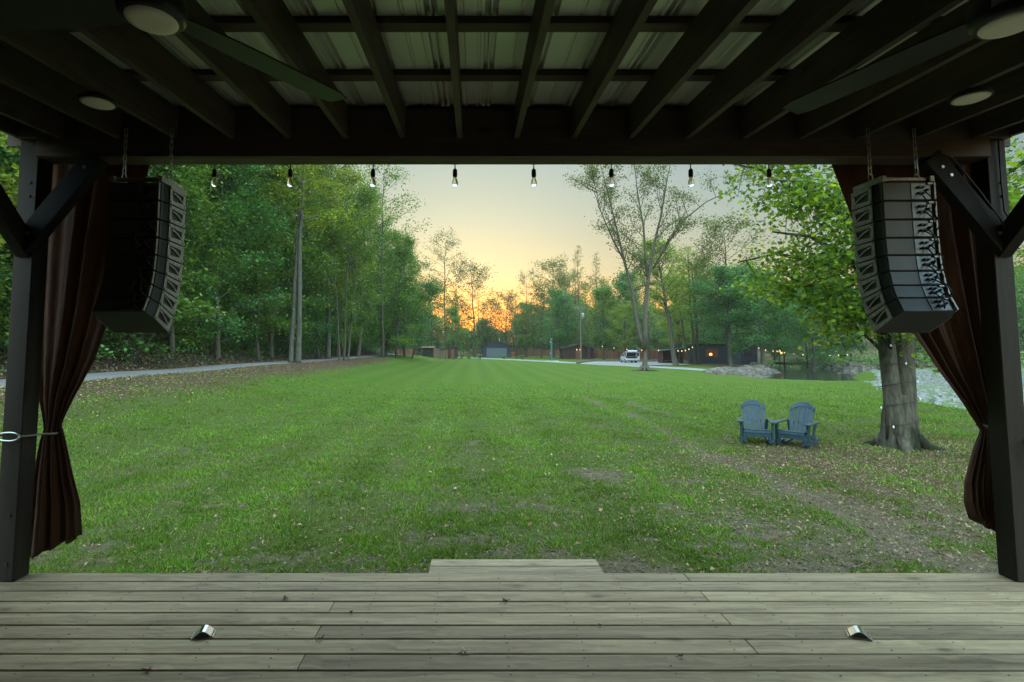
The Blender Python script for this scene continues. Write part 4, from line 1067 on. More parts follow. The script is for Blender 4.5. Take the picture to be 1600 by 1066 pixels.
spots = [(-18.5,29,'deep_b',.95),(-20.5,34,'deep_a',1.0),(-17.6,37,'cool_a',.9),(-20,42,'deep_a',1.05),(-17.3,46,'deep_b',1.0),(-21,49,'deep_a',1.1),(-17.8,55,'mid_a',1.05),(-19.5,61,'deep_a',1.15),(-17.2,70,'deep_b',1.1),
         (-16.6,80,'deep_a',1.05),(-22,22,'deep_a',1.0),(-25,28,'deep_b',1.15),(-15.2,92,'mid_a',1.0),(-20,13,'deep_b',.95),(-24,38,'deep_a',1.2),(-18.0,22.5,'cool_a',.75),(-18.5,33,'mid_a',.8),(-16.8,58,'cool_a',.8),(-16.4,50.5,'cool_a',.62),(-17.0,42.5,'mid_a',.6),(-16.6,65,'deep_b',.8),(-15.8,75,'cool_a',.8),(-14.0,86,'mid_a',.8),(-13.2,92,'cool_a',.85),(-19.5,38.5,'mid_a',1.1),(-18.2,52.5,'yel_a',.9),(-23.5,16,'mid_a',1.0),(-19.5,18.5,'cool_a',.6)]
for k, (x, y, key, s) in enumerate(spots):
    tree(key, x, y, 'forest_tree', FL, s, r4.uniform(0,6.28), G1)
# the sunset gap and the far side
tree('tall_open', -7.2, 138, 'tall_tree', 'tallest open crowned tree dark against the orange sunset', 1.16, .4)
tree('round_oliv', 0.3, 140, 'round_tree', 'broad round tree against the sunset, second from the tallest open tree', 1.28, 1.2)
tree('round_oliv', 8.6, 146, 'round_tree', 'small round tree at the lowest dip of the sunset treeline', .92, 2.7)
tree('tall_open', 14.5, 150, 'tall_tree', 'wispy olive tree between the sunset dip and the broad dark tree', .85, 3.9)
tree('round_mid', 19.5, 132, 'round_tree', 'broad dark tree standing right of the sunset dip over the shed', 1.2, 4.2)
tree('slim_sparse', 22.3, 112, 'slim_tree', 'slim pointed tree rising just behind the utility pole', 1.0, .2)
tree('slim_sparse', 28.2, 126, 'slim_tree', 'slim nearly bare pointed tree between the utility pole and the forked tree', 1.05, 1.9, leafm='lf_oliv')
tree('slim_sparse', 24.6, 128, 'slim_tree', 'slim short wispy tree between two slim pointed trees', .9, 4.0)
for x, y, s_, lb in ((24.5,138,1.15,'rounded dark tree far behind the utility pole and the slim pointed tree'),(32.0,134,1.05,'rounded dark tree far behind the forked tree on the lawn'),(16.0,128,.95,'rounded dark tree left of the broad dark tree over the shed'),(37.5,124,1.0,'rounded dark tree far behind the leaning pale trunk'),(-4.3,143,.8,'small round tree low in the orange glow beneath the tallest open tree'),(4.6,152,.85,'small round tree in the orange glow between the broad round tree and the dip'),(12.0,158,.8,'small round tree right of the sunset dip'),(-11.5,150,1.15,'broad round tree filling the glow between the left woods and the tallest open tree')):
    tree('round_oliv', x, y, 'round_tree', lb, s_, x)
for k, (x, y, key, s, lb) in enumerate([(-12.5,118,'far_cool',.95,'hazy green tree behind the brown plank enclosure'),(-5.2,128,'far_green',.85,'hazy green tree in the middle behind the dark little shed'),(-17.5,122,'far_cool',1.05,'hazy cool tree behind the rusty fence panel beside the leaning tree'),
        (3.2,150,'far_green',.75,'low hazy tree left of the blue shed roof'),(13.8,140,'far_green',1.0,'hazy green tree right of the blue shed'),(19.0,118,'far_cool',1.0,'hazy cool tree behind the green post'),
        (25.2,104,'far_green',1.0,'green tree behind the two warm lights right of the utility pole'),(30.5,108,'far_cool',1.15,'cool green tree behind the open white car'),(27.0,96,'spring',.8,'small yellow green tree just behind the open white car'),
        (30.6,80,'spring',1.05,'yellow green leafy tree behind the forked tree trunk'),(35.5,92,'spring',1.1,'yellow green tree behind the row of warm lights'),(22.8,134,'far_green',1.1,'hazy green tree far behind the utility pole')]):
    tree(key, x, y, 'leafy_tree', lb, s, k*1.3)
for k, (x, y) in enumerate([(-12.6,112),(-4.0,108),(-5.9,113),(1.5,116),(9.4,118),(16.0,112),(24.0,99),(21.7,101),(38,90),(33.3,86),(36.2,87)]):
    tree('slim_sparse', x, y, 'thin_tree', 'thin bare stemmed young tree standing before the far fence and woods', .62, k*1.7, 'thin trees along the far edge', leafm='lf_mid')
# right side
tree('leaning_trunk', 26.3, 70, 'leaning_tree', 'stout pale trunked tree leaning left beside the gravel road', 1.05, .0, leafm='lf_yel')
tree('clump', 31.3, 76, 'clump_tree', 'clump of four dark stems beside the dark red hut', 1.0, .2)
tree('round_mid', 35.2, 74, 'tall_tree', 'tall dark crowned tree standing over the dark cabin', 1.02, 1.0)
tree('tall_open', 30.0, 92, 'tall_tree', 'thin crowned tree against pale sky right of the forked tree', .72, 2.0)
tree('pond_tree', 31.8, 66.5, 'leafy_tree', 'spreading cool green tree in front of the dark cabin', 1.05, .6)
tree('pond_tree', 35.0, 65.0, 'leafy_tree', 'spreading cool green tree with pale curved trunk above the bank stones', 1.0, 2.9)
tree('pond_tree', 41.5, 66, 'leafy_tree', 'cool green tree with a pale trunk in front of the foot bridge', .9, 4.4)
tree('cool_a', 40.5, 83, 'leafy_tree', 'full cool green tree behind the dark cabin', .9, 2.0)
tree('mid_a', 47.0, 92, 'leafy_tree', 'mid green tree rising behind the foot bridge', .75, 1.2)
tree('cool_a', 46, 74, 'leafy_tree', 'cool green tree at the right end of the string of lights', .68, 5)
tree('mid_a', 54, 82, 'leafy_tree', 'mid green tree seen behind the maple leaves beyond the creek', .8, 3)
tree('far_green', 52, 66, 'leafy_tree', 'light green tree seen behind the maple trunk beyond the creek', .9, .4)
tree('spring', 30, 15, 'leafy_tree', 'light green tree seen past the right post', .9, .4)
tree('mid_a', 44, 46, 'leafy_tree', 'green tree on the far bank hidden behind the curtain and the maple', .8, .4)
tree('mid_a', 33.5, 24, 'leafy_tree', 'green tree behind the right curtain', .75, 2.4)
# forked tree on the lawn
fork_l = [(-.05,0,2.2),(-.42,.05,3.6),(-.75,.1,5.6),(-1.05,.1,8.0),(-1.75,.2,11.0),(-2.5,.2,14.5),(-3.3,.1,18.0),(-4.0,.2,21)]
fork_r = [(.0,0,2.2),(.12,-.05,4.0),(.22,.0,6.5),(.55,.1,9.0),(1.1,.2,12),(2.0,.1,15.5),(2.8,.2,19.5),(3.4,.2,22)]
fork_c = [(.55,.1,9.0),(.35,.1,11.5),(.2,.0,14.5),(-.3,.1,18),(-.6,0,21)]
fork_o = [(1.1,.2,10.2),(2.6,.2,12.8),(4.6,.1,15.4),(6.6,.0,17.0),(8.8,.1,18.0),(10.5,.1,19.2)]
fork_p = [(-1.75,.2,11.0),(-2.9,.1,13.2),(-4.0,0,15.8),(-4.6,.1,18.8)]
mbf, Lf, _ = grow(seed=33, H=22, cb=.36, R=3.4, nl=70, sec=7, per=20, leaf=.19, crad=.75, tr=.26, up=.7, prof=prof_oval, bare=.2, upb=.3,
    stems=[((0,0,0), (0,0,2.6), .33)], bend=.1,
    forks=[(fork_l,[.24,.21,.19,.17,.13,.09,.06,.03]),(fork_r,[.29,.25,.22,.19,.14,.10,.06,.03]),(fork_c,[.15,.12,.09,.06,.03]),(fork_o,[.12,.10,.08,.06,.04,.015]),(fork_p,[.10,.08,.05,.02])])
fk = thing('forked_tree', 'tall forked tree with thin leaves standing alone on the lawn edge', 'tree', (16.85, 53, hz(16.85,53)-.05))
for k in range(9):
    a = k*.72; L_ = .5+.35*(k % 3)
    mbf.tube([(math.cos(a)*.25, math.sin(a)*.25, .5), (math.cos(a)*.5, math.sin(a)*.5, .16), (math.cos(a)*(.5+L_), math.sin(a)*(.5+L_), .03)], [.16,.12,.03], 6)
mbf.build('trunk', M['bark'], fk, smooth=True, fixn=False)
link(bpy.data.objects.new('crown', fast_mesh('crown', Lf, 4, [M['lf_oliv']])), fk)

# big maple beside the chairs
MX, MY = 9.55, 12.15
mp = thing('maple_tree', 'big mossy double trunked maple with bright broad leaves beside the chairs', 'tree', (MX, MY, hz(MX, MY)-.06))
mb = MB(); rm = random.Random(77); nm = np.random.RandomState(77)
def limb(pts, rad, n=12): mb.tube(pts, rad, n)
# a fused base with buttress roots, splitting into two stems low down
vs = []; fs = []; ns = 40; zs_ = [-.1,.0,.1,.25,.5,.75,1.0,1.25]
for q, z in enumerate(zs_):
    for k in range(ns):
        a = 2*math.pi*k/ns
        flare = .13*math.exp(-z*3.2)*(.55+.75*max(0, math.sin(a*3+.6))+.35*max(0, math.sin(a*5+2)))
        r = .30-.004*z+flare+.03*math.sin(a*9+z*2)+.02*math.sin(a*17+z*5)
        pinch = .10*S(.4,2.4,z)*abs(math.sin(a))**1.0 if False else .0
        notch = (1-.62*float(S(.2,1.2,z))*abs(math.sin(a))**3)*(1-.25*float(S(.9,1.25,z)))
        vs.append((r*1.06*math.cos(a)*(1-.2*float(S(.8,1.25,z))), r*.92*math.sin(a)*(1-.3*float(S(.3,1.25,z))), z))
for q in range(len(zs_)-1):
    for k in range(ns): fs.append((q*ns+k, q*ns+(k+1) % ns, (q+1)*ns+(k+1) % ns, (q+1)*ns+k))
mb.add(vs, fs)
for a, L_ in ((-.6,.9),(2.4,.4),(4.2,.3)):
    mb.tube([(math.cos(a)*.28, math.sin(a)*.26, .3), (math.cos(a)*.5, math.sin(a)*.47, .1), (math.cos(a)*(.6+L_*.8), math.sin(a)*(.58+L_*.8), -.03)], [.14,.09,.02], 8)
limb([(-.15,-.05,.25),(-.16,-.05,.9),(-.22,0,2.6),(-.35,.05,4.2),(-.6,.1,6.5),(-.9,.2,9),(-1.1,.3,12)], [.19,.175,.16,.15,.13,.10,.05])
limb([(.14,-.04,.25),(.15,-.02,.9),(.24,.05,2.6),(.5,.1,4.5),(.9,.2,7),(1.3,.1,9.5),(1.6,.3,12)], [.20,.19,.18,.165,.14,.10,.05])
limbs = [([(-.3,.0,3.4),(-1.0,-.1,4.3),(-1.9,-.15,4.8),(-2.8,-.2,4.9)], .085), ([(-.4,.05,4.6),(-1.3,.1,5.7),(-2.3,.2,6.4),(-3.4,.2,6.6)], .09), ([(-.55,.1,5.8),(-1.3,-.4,7.0),(-2.4,-.8,7.8),(-3.4,-1.0,8)], .08),
         ([(-.35,.05,4.0),(-.8,-.8,4.7),(-1.4,-1.5,5.1),(-2.0,-2.0,5.1)], .075), ([(.4,.1,3.9),(1.3,.1,4.9),(2.4,.1,5.6),(3.6,.1,5.7)], .09), ([(.5,.1,4.6),(1.0,-.9,5.5),(1.6,-1.8,6.1),(2.2,-2.4,6.2)], .08),
         ([(-.3,0,3.0),(-.9,.5,3.6),(-1.6,.9,3.9),(-2.2,1.2,3.7)], .06), ([(-.3,0,2.8),(-.6,-.5,3.3),(-.9,-.9,3.5),(-1.3,-1.2,3.3)], .05), ([(-.2,-.1,2.2),(-.5,-.5,2.9),(-.8,-.8,3.1),(-1.2,-1.0,3.0)], .04), ([(-.22,.1,2.2),(-.6,.4,2.8),(-1.0,.6,3.0),(-1.5,.8,3.0)], .04), ([(-.35,.1,4.3),(-1.2,-.4,5.3),(-2.2,-.7,5.9),(-3.1,-.8,5.9)], .07), ([(-.3,.1,3.6),(-1.1,.6,4.3),(-2.1,.9,4.6),(-3.0,1.0,4.4)], .07), ([(-.7,.1,7.0),(-1.5,.8,8.2),(-2.4,1.3,9),(-3.2,1.6,9.2)], .07), ([(.8,.2,6.5),(1.8,.8,7.6),(2.8,1.2,8.2),(3.6,1.4,8.3)], .08),
         ([(-.8,.1,8.2),(-1.5,-.4,9.2),(-2.2,-.7,10),(-3.0,-.9,10.3)], .06), ([(1.1,.1,8.4),(2.0,-.5,9.4),(3.0,-.8,10),(3.8,-1,10.1)], .06)]
cl = []
keep = lambda c: (c[2] > 2.1+max(0, -(c[0]+.5))*1.0 and c[0] > -2.35-.55*float(S(4.8, 6.3, c[2]))) or c[0] > .5
for pts, r0 in limbs:
    mb.tube(pts, [r0, r0*.75, r0*.5, r0*.22], 7)
    P_ = [Vector(q) for q in pts]
    for j in range(26):
        f = .25+.75*(j+.5)/26; i0 = min(int(f*3), 2); b0 = P_[i0].lerp(P_[i0+1], f*3-i0)
        d2 = Vector((rm.uniform(-1,.6), rm.uniform(-1,1), rm.uniform(-.75,.35))).normalized() if pts[-1][0] < 0 else Vector((rm.uniform(-.6,1), rm.uniform(-1,1), rm.uniform(-.75,.35))).normalized()
        l2 = rm.uniform(.5,1.5); e = b0+d2*l2+Vector((0,0,-.18*l2*l2))
        if not keep(e): continue
        mb.tube([b0, b0.lerp(e,.5)+Vector((0,0,.08*l2)), e], [.016,.011,.004], 4, cap=False)
        for q in (.4,.6,.8,1.0): cl.append((b0.lerp(e, q)+Vector((0,0,-.05)), .30))
mb.build('trunk', M['bark_big'], mp, smooth=True, fixn=False)
cs = np.concatenate([np.array(c)+nm.randn(17, 3)*np.array([cr*1.1, cr*1.1, cr*.6]) for c, cr in cl])
link(bpy.data.objects.new('crown', fast_mesh('crown', maple_leaves(nm, cs, .105, .35), 10, [M['lf_maple']])), mp)
# wire of tiny lights wound round the trunk
wl = thing('trunk_light_wire', 'thin dark wire of tiny clear bulbs wound round the maple trunk', 'string lights', (MX, MY, hz(MX, MY)))
pts = []; bl_ = []
for k in range(150):
    a = k*.2; z = .25+k*.0142
    r = .318-.004*z+.13*math.exp(-z*3.2)*.9+.035
    q = (r*1.06*math.cos(a), r*.95*math.sin(a), z); pts.append(q)
    if k % 14 == 5: bl_.append(q)
MB().tube(pts, .007, 5).build('wire', M['cord'], wl, smooth=True)
for q in bl_:
    d = Vector((q[0], q[1], 0)).normalized()
    e = Vector(q)+d*.02
    mb = MB(); mb.lathe([(.006,.0),(.016,-.02),(.02,-.04),(.014,-.055),(.004,-.062)], tuple(e), 8); mb.build('bulb', M['diff'], wl, smooth=True)

# ------------------------------------------------------------------ woods that read as one mass
def join_trees(items, thin=1.0, seed=1):
    Ls = []; TV = []; TF = []; off = 0; r = np.random.RandomState(seed)
    for key, x, y, s, rz in items:
        _, _, mbt, L = PROTO[key]
        L4 = L.reshape(-1, 4, 3)
        if thin < 1: L4 = L4[r.rand(len(L4)) < thin]
        ca, sa = math.cos(rz), math.sin(rz); z0 = hz(x, y)-.1
        def tf(A):
            A = A*s; o = np.empty_like(A); o[..., 0] = A[..., 0]*ca-A[..., 1]*sa+x; o[..., 1] = A[..., 0]*sa+A[..., 1]*ca+y; o[..., 2] = A[..., 2]+z0; return o
        if thin < 1:
            c = L4.mean(1, keepdims=True); L4 = c+(L4-c)*(1/math.sqrt(thin))
        Ls.append(tf(L4).reshape(-1, 3))
        tv = tf(np.array(mbt.v)); tfq = np.array([f for f in mbt.f if len(f) == 4])
        TV.append(tv); TF.append(tfq+off); off += len(tv)
    return np.concatenate(Ls), np.concatenate(TV), np.concatenate(TF)
def woods(name, items, mats, label, thin, leaf2=None):
    L, TV, TF = join_trees(items, thin)
    me = fast_mesh(name, L, 4, mats, extra=(TV, TF, 1))
    return tag(link(bpy.data.objects.new(name, me)), label, 'woods', kind='stuff')
r5 = random.Random(21)
it = []
for k in range(78):
    y = r5.uniform(8, 120); x = -r5.uniform(22, 46)-(.0 if y < 60 else 0)
    it.append((r5.choice(['deep_a','deep_b','cool_a','deep_a']), x, y, r5.uniform(.85,1.25), r5.uniform(0,6.28)))
for k in range(90):
    it.append((r5.choice(['deep_b','cool_a','mid_a']), -r5.uniform(18.5, 40), r5.uniform(10, 118), r5.uniform(.32,.55), r5.uniform(0,6.28)))
woods('bank_woods', it, [M['lf_deep'], M['bark_dark']], 'dense dark green woods covering the left bank', .38)
it = []
for k in range(120):
    x = r5.uniform(-75, 130); y = r5.uniform(172, 250)
    s = r5.uniform(.75, 1.15)*(.62 if -16 < x < 17 else 1.0)
    it.append((r5.choice(['far_green','far_cool','far_green']), x, y, s*1.1, r5.uniform(0,6.28)))
for k in range(26): 
    it.append((r5.choice(['round_oliv','round_mid']), r5.uniform(30, 150), r5.uniform(165, 230), r5.uniform(.8,1.1), r5.uniform(0,6.28)))
for k in range(60):
    x = -42+k*2.2+r5.uniform(-1,1); y = r5.uniform(163, 172); low = .55 if -10 < x < 12 else .78
    it.append((r5.choice(['far_green','far_cool']), x, y, low*r5.uniform(.85,1.2), r5.uniform(0,6.28)))
woods('distant_woods', it, [M['lf_mid'], M['bark_dark']], 'hazy distant woods and ridge beyond the fence', .45)
it = []
for k in range(46):
    y = r5.uniform(60, 150); x = r5.uniform(48, 105) if y < 100 else r5.uniform(34, 110)
    it.append((r5.choice(['cool_a','mid_a','far_cool','far_green','pond_tree']), x, y, r5.uniform(.75,1.05), r5.uniform(0,6.28)))
for k in range(16):
    it.append((r5.choice(['mid_a','far_green','cool_a']), r5.uniform(30, 60), r5.uniform(-5, 40), r5.uniform(.7,.95), r5.uniform(0,6.28)))
woods('creek_woods', it, [M['lf_blue'], M['bark_dark']], 'green woods beyond the creek on the right', .4)

# shrubs and undergrowth on the bank
def shrub_mesh(seed, R, H, n, leaf):
    r = np.random.RandomState(seed); k = max(6, int(R*H*9))
    c = np.stack([r.randn(k)*R*.5, r.randn(k)*R*.5, H*(.15+.8*r.rand(k)**.8)], 1)
    c[:, :2] *= (1.15-c[:, 2:3]/H*.6)
    o = np.repeat(c, n//k+1, 0); o = o+r.randn(*o.shape)*np.array([.32,.32,.16])*R*.55
    o[:, 2] = np.maximum(o[:, 2], .06)
    return fast_mesh('foliage', leaf_quads(r, o, leaf, .7, .62), 4, [M['lf_bush']]), c
SH = []
for k in range(4):
    fm, c = shrub_mesh(60+k, 1.3, 2.2, 1700, .17)
    mb = MB()
    for q in c[:14]: mb.tube([(q[0]*.1, q[1]*.1, 0), (q[0]*.6, q[1]*.6, q[2]*.6), tuple(q)], [.02,.014,.006], 4, cap=False)
    so = mb.build('stem', M['bark_dark'], None); sm_ = so.data; bpy.data.objects.remove(so)
    SH.append((fm, sm_))
def shrub(k, x, y, s, label, group=None, leafm=None, name='shrub'):
    root = thing(name, label, 'shrub', (x, y, hz(x, y)-.04), k*1.7, group); root.scale = (s,s,s)
    link(bpy.data.objects.new('stem', SH[k % 4][1]), root); c = link(bpy.data.objects.new('foliage', SH[k % 4][0]), root)
    if leafm: c.material_slots[0].link = 'OBJECT'; c.material_slots[0].material = M[leafm]
shrub(0, -17.6, 27.5, 1.9, 'tall bright shrub right beside the grey plates of the speaker column')
shrub(1, -17.2, 22, 1.2, 'bright spreading shrub low on the bank below the speaker column')
for k in range(26):
    y = 13+k*2.9+r5.uniform(-1,1)
    shrub(k, -17.9-r5.uniform(0, 2.6), y, r5.uniform(.8,1.5), 'leafy green shrub growing along the foot of the wooded bank', 'shrubs along the bank', r5.choice(['lf_deep','lf_bush','lf_mid','lf_blue']))
ug = []
ru = np.random.RandomState(9)
n = 3000; x = -ru.uniform(17.2, 32, n); y = ru.uniform(8, 100, n)**1.0
cz = h(x, y)+ru.rand(n)*.7
o = np.repeat(np.stack([x, y, cz], 1), 22, 0); o = o+ru.randn(*o.shape)*np.array([.4,.4,.2])
ug.append(leaf_quads(ru, o, .17, .8, .6))
n = 500; x = ru.uniform(-60, 110, n); y = ru.uniform(158, 176, n); cz = h(x, y)+ru.rand(n)*1.6
o = np.repeat(np.stack([x, y, cz], 1), 22, 0); o = o+ru.randn(*o.shape)*np.array([1.2,1.0,.7]); ug.append(leaf_quads(ru, o, .5, .8, .6))
n = 420; x = ru.uniform(46, 75, n); y = ru.uniform(50, 110, n); cz = h(x, y)+ru.rand(n)*1.2
o = np.repeat(np.stack([x, y, cz], 1), 22, 0); o = o+ru.randn(*o.shape)*np.array([.8,.8,.5]); ug.append(leaf_quads(ru, o, .3, .8, .6))
tag(link(bpy.data.objects.new('undergrowth', fast_mesh('undergrowth', np.concatenate(ug), 4, [M['lf_bush']]))), 'low leafy undergrowth on the bank and wood edges', 'undergrowth', kind='stuff')
# ------------------------------------------------------------------ rocking garden chairs
def garden_chair(x, y, rz, label):
    root = thing('rocking_chair', label, 'garden chair', (x, y, hz(x, y)+.01), rz, 'blue garden rocking chairs'); root.scale = (.94,.94,.9)
    c = M['chair']
    # rockers
    for sx in (-1, 1):
        mb = MB(); top = []; bot = []
        for k in range(15):
            yy = -.42+.98*k/14; z = .30*(yy-.0)**2
            bot.append((yy, z)); top.append((yy, z+.075))
        mb.prism(bot+top[::-1], sx*.27-.022, sx*.27+.022, 'x'); mb.build('rocker', c, root)
    # side rails and seat
    for sx in (-1, 1):
        mb = MB(); mb.prism([(-.33,.28),(-.30,.37),(.48,.17),(.50,.09),(.44,.09)], sx*.245-.02, sx*.245+.02, 'x'); mb.build('side_rail', c, root)
        mb = MB(); mb.bevbox((sx*.27-.035, -.36, .06), (sx*.27+.035, -.325, .33), .006); mb.build('leg', c, root)
        mb = MB(); mb.prism([(-.33,.07),(-.20,.08),(-.235,.56),(-.345,.56)], sx*.345-.024, sx*.345+.024, 'x'); mb.build('arm_post', c, root)
        mb = MB(); mb.prism([(-.36,.07),(-.10,.06),(-.12,.13),(-.36,.14)], sx*.305-.06, sx*.305+.06, 'x'); mb.build('foot_block', c, root)
        mb = MB(); mb.prism([(sx*.275,-.43),(sx*.42,-.43),(sx*.435,-.38),(sx*.42,-.1),(sx*.375,.36),(sx*.305,.36),(sx*.29,-.05)], .56, .59, 'z'); mb.build('arm', c, root)
        mb = MB(); mb.bar((sx*.30,.34,.575), (sx*.25,.30,.16), .06, .04); mb.build('leg', c, root)
    mb = MB()
    prof = [(-.375,.30),(-.365,.365),(-.335,.39)]+[(-.335+.06*k, .39-.02*k-.004*math.sin(k/8*math.pi)*3) for k in range(1, 9)]
    for k in range(len(prof)-1):
        (a0, z0), (a1, z1) = prof[k], prof[k+1]
        mb.bar((-.285, (a0+a1)/2, (z0+z1)/2), (.285, (a0+a1)/2, (z0+z1)/2), math.hypot(a1-a0, z1-z0)-.005, .022, (0, -(z1-z0), a1-a0))
    mb.build('seat', c, root)
    mb = MB(); mb.bevbox((-.265,-.372,.20), (.265,-.345,.30), .005); mb.build('apron', c, root)
    # fan back of five slats with a curved crest
    def bp(xx, f):                              # point on the reclined back plane
        return Vector((xx, .14+.40*f, .25+.80*f))
    back = None
    for k in range(5):
        o = k-2
        mb = MB(); vs = []; n = 8; w0, w1 = .035, .055
        for j in range(n+1):
            f = j/n*(1-.035*o*o); xc = o*(.084+.042*f)
            w = w0+(w1-w0)*min(1, f*1.2)
            if j == n: w *= .8
            bow = .05*(o/2)**2
            for sx in (-1, 1):
                q = bp(xc+sx*w, f); vs += [q+Vector((0,-bow,0)), q+Vector((0,.022-bow,.008))]
        fs = []
        for j in range(n):
            a = 4*j; fs += [(a,a+2,a+6,a+4),(a+1,a+5,a+7,a+3),(a,a+4,a+5,a+1),(a+2,a+3,a+7,a+6)]
        fs += [(0,1,3,2),(4*n,4*n+2,4*n+3,4*n+1)]
        mb.add(vs, fs); mb.build('back_slat', c, root)
    mb = MB(); vs = []; m_ = 14
    for k in range(m_+1):
        o = -2.32+4.64*k/m_; f1 = 1.015-.036*o*o; f0 = f1-.15+.05*abs(o)/2.3
        for f in (f0, f1):
            q = bp(o*(.084+.042*f), f); bow = .05*(o/2)**2
            vs += [q+Vector((0,-.022-bow,-.006)), q+Vector((0,-.004-bow,.0))]
    fs = []
    for k in range(m_):
        a = 4*k; fs += [(a,a+4,a+6,a+2),(a+1,a+3,a+7,a+5),(a+2,a+6,a+7,a+3),(a,a+1,a+5,a+4)]
    fs += [(0,2,3,1),(4*m_,4*m_+1,4*m_+3,4*m_+2)]
    mb.add(vs, fs); mb.build('crest_band', c, root)
    mb = MB(); mb.bar(bp(-.27,.36)+Vector((0,.035,0)), bp(.27,.36)+Vector((0,.035,0)), .07, .025, (0,.4,.8)); mb.build('back_rail', c, root)
garden_chair(6.62, 12.75, R_(-22), 'slate blue rocking garden chair facing the stage, farther from the maple')
garden_chair(7.38, 12.4, R_(-50), 'slate blue rocking garden chair turned aside, nearer the maple trunk')

# ------------------------------------------------------------------ car with its tailgate and one door open
def M_paint(name, col, rough=.3):
    m, t, p = new_mat(name); f = noise(t, coords(t), 2, 3)
    t.links.new(ramp(t, f, [(.3, tuple(v*.9 for v in col)), (.7, col)]), p.inputs['Base Color']); p.inputs['Roughness'].default_value = rough; p.inputs['Coat Weight'].default_value = .5; return m
M['carwhite'] = M_paint('white_car_paint', (.52,.56,.60)); M['carglass'] = M_paint('dark_car_glass', (.02,.025,.03), .08)
M['rubber'] = M_noise('tyre_rubber', (.015,.015,.015), (.03,.03,.03), 30, .8, b=0); M['redlens'] = M_paint('red_lamp_lens', (.3,.02,.02), .2)
M['cargo'] = M_noise('dark_cargo_lining', (.012,.012,.013), (.03,.03,.03), 20, .9, b=0)
def car(x, y, rz):
    root = thing('parked_car', 'white car parked on gravel with its tailgate and side door open', 'car', (x, y, hz(x, y)+.10), rz)
    Wd = .88
    # body shell built from cross sections along the length (rear at y=-2.2)
    secs = [(-2.2,.42,.86,.80),(-2.12,.34,.95,.86),(-1.6,.30,.98,.88),(-.2,.28,.98,.89),(1.2,.28,.97,.88),(1.9,.30,.88,.84),(2.2,.42,.72,.70)]
    mb = MB(); vs = []; fs = []
    for (yy, zb, zt, w) in secs:
        vs += [(-w*.93,yy,zb),(-w,yy,zb+.12),(-w,yy,(zb+zt)/2+.1),(-w*.94,yy,zt),(w*.94,yy,zt),(w,yy,(zb+zt)/2+.1),(w,yy,zb+.12),(w*.93,yy,zb)]
    for k in range(len(secs)-1):
        for j in range(8): fs.append((k*8+j, k*8+(j+1) % 8, (k+1)*8+(j+1) % 8, (k+1)*8+j))
    fs += [tuple(range(7,-1,-1)), tuple((len(secs)-1)*8+k for k in range(8))]
    mb.add(vs, fs); body = mb.build('body', M['carwhite'], root, smooth=False)
    bv = body.modifiers.new('soft', 'BEVEL'); bv.width = .03; bv.segments = 2
    # roof and pillars
    mb = MB(); rs = [(-2.0,1.60,.60),(-1.2,1.68,.64),(-.1,1.66,.64),(.55,1.55,.60)]; vs = []; fs = []
    for yy, z, w in rs: vs += [(-w,yy,z-.05),(-w*.8,yy,z),(w*.8,yy,z),(w,yy,z-.05),(w*.9,yy,z-.07),(-w*.9,yy,z-.07)]
    for k in range(3):
        for j in range(6): fs.append((k*6+j, k*6+(j+1) % 6, (k+1)*6+(j+1) % 6, (k+1)*6+j))
    fs += [tuple(range(5,-1,-1)), tuple(18+k for k in range(6))]
    mb.add(vs, fs); mb.build('roof', M['carwhite'], root)
    mb = MB()
    for sx in (-1, 1):
        for (y0, z0, y1, z1, w) in ((-2.12,.95,-1.98,1.57,.11),(-1.0,.97,-.95,1.62,.07),(.05,.97,.0,1.6,.06),(1.25,.95,.52,1.52,.06)):
            mb.bar((sx*.84,y0,z0), (sx*.62,y1,z1), w, .05, (sx,0,.2))
    mb.build('pillar', M['carwhite'], root)
    mb = MB()
    for sx in (-1, 1):
        for pl in (((-2.05,.97),(-1.05,.97),(-1.0,1.6),(-1.95,1.55)), ((-.95,.97),(.0,.97),(-.03,1.6),(-.92,1.61)), ((.08,.97),(1.2,.95),(.53,1.5),(.03,1.58))):
            if sx == 1 and pl[0][0] > 0: continue
            f = lambda z: sx*(.845-.22*(z-.97)/.63)
            mb.add([(f(z),yy,z) for yy, z in pl]+[(f(z)-sx*.012,yy,z) for yy, z in pl], [(0,1,2,3),(7,6,5,4),(0,4,5,1),(1,5,6,2),(2,6,7,3),(3,7,4,0)])
    mb.add([(-.8,1.27,.96),(.8,1.27,.96),(.57,.56,1.52),(-.57,.56,1.52),(-.8,1.25,.95),(.8,1.25,.95),(.57,.54,1.51),(-.57,.54,1.51)], [(0,1,2,3),(7,6,5,4),(0,4,5,1),(1,5,6,2),(2,6,7,3),(3,7,4,0)])
    mb.build('window', M['carglass'], root)
    # open boot: dark recess with seat backs
    mb = MB(); mb.box((-.66,-2.203,.66), (.66,-2.16,.93)); mb.box((-.70,-1.2,.9), (.70,-1.15,1.5)); mb.box((-.72,-2.1,.985), (.72,-1.2,1.0)); mb.build('cargo_space', M['cargo'], root)
    mb = MB()
    for sx in (-1, 1): mb.bevbox((sx*.36-.26,-1.34,1.0), (sx*.36+.26,-1.22,1.42), .04)
    mb.build('seat_back', M['cargo'], root)
